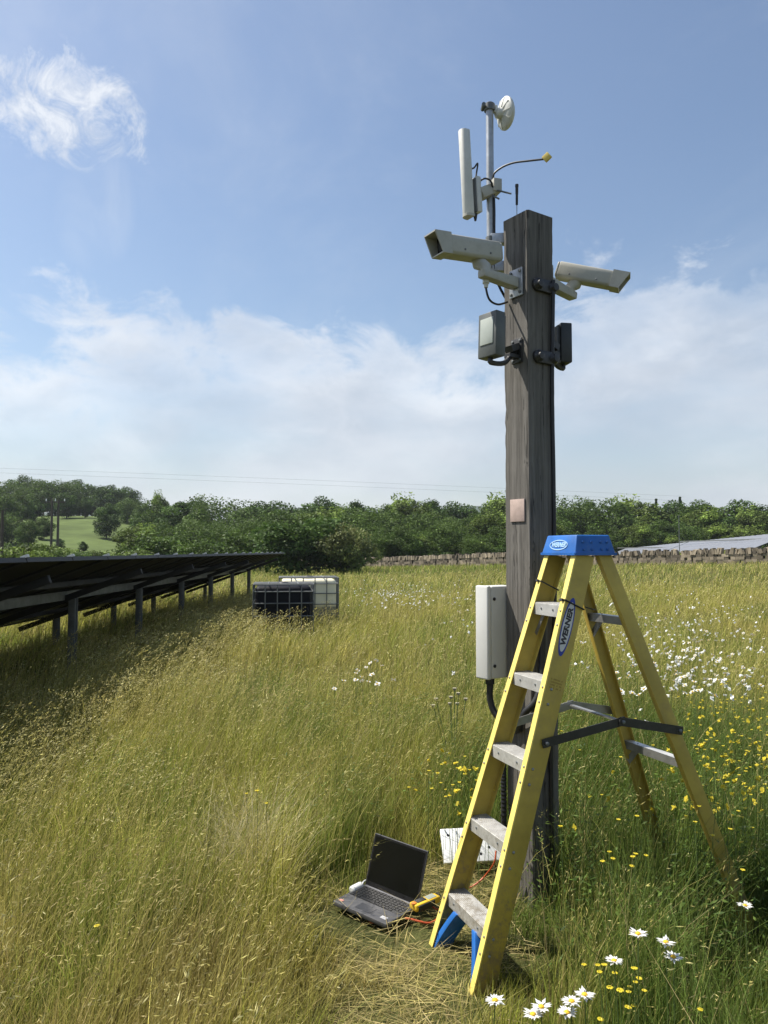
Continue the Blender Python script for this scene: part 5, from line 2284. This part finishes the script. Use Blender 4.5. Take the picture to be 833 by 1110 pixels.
def daisy_proto(h, detail):
    root = thing('oxeye_daisy', 'x', 'daisy')
    zero = V((0, 0, 0))
    bend = V((random.uniform(-.03, .03), random.uniform(-.03, .03), 0))
    MB().tube(smooth_path([V((0, 0, -.02)) - bend, V((0, 0, h * .5)) + bend * .4, V((0, 0, h))], 3), .0016, 5).build('stem', M_stem, root, zero, smooth=True)
    pm = daisy_parts(detail)
    if not detail:
        tm = Matrix.Rotation(random.uniform(.15, .45), 3, V((random.uniform(-1, 1), random.uniform(-1, 1), 0)).normalized())
        for v in pm.vertices:
            v.co = tm @ v.co
    for v in pm.vertices:
        v.co.z += h
    np_obj('petals', pm, root)
    MB().lathe(V((0, 0, h - .002)), UP, [(0, .004), (.003, .0075), (.006, .0068), (.008, .004), (.0085, .0005)], 12 if detail else 6).build('disc', M_disc, root, zero, smooth=True)
    return root


near_protos = [daisy_proto(.45, True) for _ in range(3)]
far_protos = [daisy_proto(.45, False) for _ in range(3)]
used_protos = set()


def put(proto, loc, s, rz, tilt, label, group, k=1.0):
    o = proto if proto.name not in used_protos else copy_tree(proto)
    used_protos.add(proto.name)
    o.location = loc
    o.rotation_euler = (tilt[0], tilt[1], rz)
    o.scale = (k, k, s)
    o['label'] = label
    o['group'] = group
    return o


def flowers():
    G = 'ox-eye daisies in the meadow'
    near = [(537, 1085, 'white daisy alone just right of the near foot of the stepladder'),
            (578, 1100, 'white daisy at the bottom edge, lowest of the cluster by the ladder'),
            (587, 1092, 'white daisy on the left side of the bottom cluster'),
            (620, 1086, 'wide white daisy in the middle of the bottom cluster'),
            (615, 1098, 'white daisy under the middle of the bottom cluster'),
            (634, 1079, 'white daisy seen edge on at the right end of the bottom cluster'),
            (666, 1042, 'white daisy above the yellow flowers at bottom right'),
            (692, 1013, 'white daisy highest of the group at bottom right'),
            (722, 1022, 'wide white daisy seen edge on at bottom right'),
            (730, 1038, 'small white daisy below the edge on one at bottom right'),
            (808, 982, 'white daisy beside the rear foot of the stepladder')]
    for i, (px, py, lab) in enumerate(near):
        d = 1.95 if py > 1060 else (2.15 if py > 1005 else 2.6)
        p = at(px, py, d)
        g = gz(p.x, p.y)
        s = max(.4, (p.z - g) / .45)
        put(near_protos[i % 3], (p.x, p.y, g), s, random.uniform(0, 6.28), (0, 0), lab, G)
    # tilt the heads towards the light by leaning whole stems is avoided: heads face up as in the photograph
    Lr = 'small white daisy in the drift right of the stepladder'
    Lm = 'small white daisy in the drift before the stone wall'
    Ll = 'small white daisy in the patch between the laptop and the tanks'
    pts = []
    for _ in range(95):
        pts.append((random.gauss(735, 45), random.gauss(700, 26), Lr, 'daisies right of the stepladder'))
    for _ in range(24):
        pts.append((random.uniform(660, 833), random.gauss(738, 10), Lr, 'daisies right of the stepladder'))
    for _ in range(75):
        pts.append((random.gauss(440, 26), random.gauss(644, 7), Lm, 'daisies before the stone wall'))
    for _ in range(22):
        pts.append((random.uniform(480, 545), random.gauss(655, 10), Lm, 'daisies before the stone wall'))
    for _ in range(16):
        t = random.random()
        pts.append((368 + t * 44 + random.gauss(0, 9), 750 - t * 28 + random.gauss(0, 8), Ll, 'daisies between the laptop and the tanks'))
    for px, py, lab, grp in pts:
        py = max(py, 628)
        hz_ = random.uniform(.5, .72)
        d = (EYE - hz_) * F_PX / (py - HORIZON)
        if d < 3 or d > 40:
            continue
        p = at(px, py, d)
        g = gz(p.x, p.y)
        s = max(.8, (p.z - g) / .45)
        # bigger heads far off would be wrong; keep natural size with a little spread
        put(random.choice(far_protos), (p.x, p.y, g), s * 1.0, random.uniform(0, 6.28), (random.uniform(-.15, .15), random.uniform(-.15, .15)), lab, grp, random.uniform(.65, .95))
    # buttercups
    bp = []
    for _ in range(2):
        root = thing('buttercup', 'x', 'buttercup')
        zero = V((0, 0, 0))
        MB().tube(smooth_path([V((0, 0, -.02)), V((.01, .0, .22)), V((0, 0, .43))], 3), .0013, 5).build('stem', M_stem, root, zero)
        f = MB()
        for k in range(5):
            a = k * 1.2566 + random.uniform(-.1, .1)
            x, y = V((math.cos(a), math.sin(a), .45)), V((-math.sin(a), math.cos(a), 0))
            f.add([V((0, 0, .43)), V((0, 0, .433)) + x * .006 + y * .005, V((0, 0, .43)) + x * .011 + y * .0045, V((0, 0, .43)) + x * .011 - y * .0045, V((0, 0, .433)) + x * .006 - y * .005], [(0, 1, 2, 3, 4)])
        f.lathe(V((0, 0, .43)), UP, [(0, .002), (.003, .004), (.005, .001)], 6)
        f.build('petals', M_butter, root, zero)
        bp.append(root)
    Gb = 'buttercups in the meadow'
    bpts = []
    for px, py in ((665, 1052), (672, 1060), (678, 1066), (684, 1058), (690, 1070), (676, 1078), (686, 1082), (694, 1076), (668, 1088), (682, 1092), (645, 1052), (659, 1050), (640, 1100), (760, 1092), (814, 1027), (655, 1058), (698, 1062), (672, 1072)):
        bpts.append((px, py, random.uniform(1.95, 2.25), 'small yellow buttercup among the daisies at bottom right', 'buttercups at bottom right'))
    for _ in range(150):
        px, py = random.uniform(745, 850), 735 + 170 * random.random() ** 1.1
        bpts.append((px, py, None, 'small yellow buttercup in the drift at the right edge', 'buttercups at the right edge'))
    for _ in range(30):
        bpts.append((random.uniform(600, 800), random.uniform(770, 940), None, 'small yellow buttercup between the legs of the stepladder', 'buttercups between the legs of the stepladder'))
    for _ in range(22):
        bpts.append((random.gauss(505, 25), random.gauss(845, 18), None, 'small yellow buttercup left of the foot of the post', 'buttercups left of the post'))
    for px, py in ((281, 858), (274, 862), (289, 866), (122, 1002), (410, 762)):
        bpts.append((px, py, None, 'lone yellow buttercup in the olive grass at left', 'lone buttercups in the olive grass'))
    for px, py, d, lab, grp in bpts:
        if d is None:
            d = (EYE - random.uniform(.42, .62)) * F_PX / (py - HORIZON)
        p = at(px, py, d)
        g = gz(p.x, p.y)
        s = max(.6, (p.z - g) / .43)
        if abs(p.x - POST_C.x) < .14 and abs(p.y - POST_C.y) < .14:
            continue
        o = put(random.choice(bp), (p.x, p.y, g), s, random.uniform(0, 6.28), (random.uniform(-.1, .1), random.uniform(-.1, .1)), lab, grp, random.uniform(.6, .85))
    # past the three hundred nearest, the drifts go on as one mass of small heads
    for nm, lab, cat, colr, specs, hr, size, m_ in (
            ('distant_daisies', 'drifts of tiny white daisies farther off in the meadow', 'daisies', (.80, .80, .77),
             ((230, 735, 48, 695, 26), (90, 690, 90, 655, 14), (170, 440, 30, 643, 8), (50, 520, 30, 668, 22), (40, 790, 40, 742, 14)), (.42, .66), .015, M_flower),
            ('distant_buttercups', 'drifts of tiny yellow buttercups in the greener growth at right', 'buttercups', (.66, .54, .045),
             ((130, 800, 40, 810, 50), (50, 700, 60, 850, 40), (30, 505, 30, 842, 24), (50, 810, 30, 900, 60)), (.36, .62), .0105, M_flower)):
        rb = Ribbons()
        P = []
        for n_, mx_, sx_, my_, sy_ in specs:
            for _ in range(n_):
                px, py = random.gauss(mx_, sx_), max(random.gauss(my_, sy_), 629)
                z = random.uniform(*hr)
                d = (EYE - z) * F_PX / (py - HORIZON)
                if d < 3.2 or d > 32 or not -20 < px < 870:
                    continue
                p = at(px, py, d)
                if abs(p.x - POST_C.x) + abs(p.y - POST_C.y) < .2 or (LF_F - p).length < .5:
                    continue
                P.append(p)
        P = np.array([tuple(p) for p in P])
        n_ = len(P)
        for q in range(3):
            a = rng.uniform(0, 6.283, n_)
            tl = rng.normal(0, .6, (n_, 2))
            k = size * rng.uniform(.75, 1.2, n_)[:, None]
            u = np.stack([np.cos(a), np.sin(a), tl[:, 0]], 1) * k
            v = np.stack([-np.sin(a), np.cos(a), tl[:, 1]], 1) * k
            rb.quads(P + rng.normal(0, .002, (n_, 3)), u, v, np.repeat(np.array([colr]), n_, 0))
        for p in (P,):
            h = p[:, 2] - ground(p[:, 0], p[:, 1])
            b_ = p.copy()
            b_[:, 2] -= h
            rb.blades(b_, rng.uniform(0, 6.28, n_), np.full(n_, .02), h, np.full(n_, .003), np.repeat(np.array([[.12, .16, .04]]), n_, 0), 2)
        o = np_obj(nm, rb.mesh(nm, m_))
        tag(o, lab, cat, kind='stuff')
    # thistle gone to seed left of the junction box
    c = at(492, 790, 5.2)
    root = thing('seeding_thistle', 'pale thistle gone to seed in the grass left of the conduit', 'thistle', (c.x, 5.2, gz(c.x, 5.2)))
    st = MB()
    hd = MB()
    for px, py in ((493, 747), (489, 756), (497, 752), (473, 758), (470, 765), (505, 758), (488, 763), (496, 763)):
        p = at(px, py, 5.2 + random.uniform(-.08, .08))
        st.tube(smooth_path([V((c.x, 5.2, gz(c.x, 5.2))), V(((c.x + p.x) / 2, (5.2 + p.y) / 2, p.z * .55)), p], 3), .003, 5)
        hd.lathe(p - UP * .012, UP, [(0, .004), (.006, .010), (.014, .013), (.020, .014), (.0195, .007), (.015, .003)], 9)
    st.build('stems', M_stem, root, smooth=True)
    hd.build('seed_heads', mat('thistle_down', (.42, .38, .27), .9, var=.25, scale=90), root, smooth=True)


flowers()

for o in list(COL.objects):
    if o.get('label') == 'x':          # prototypes that were never placed
        for ch in list(o.children_recursive):
            bpy.data.objects.remove(ch)
        bpy.data.objects.remove(o)
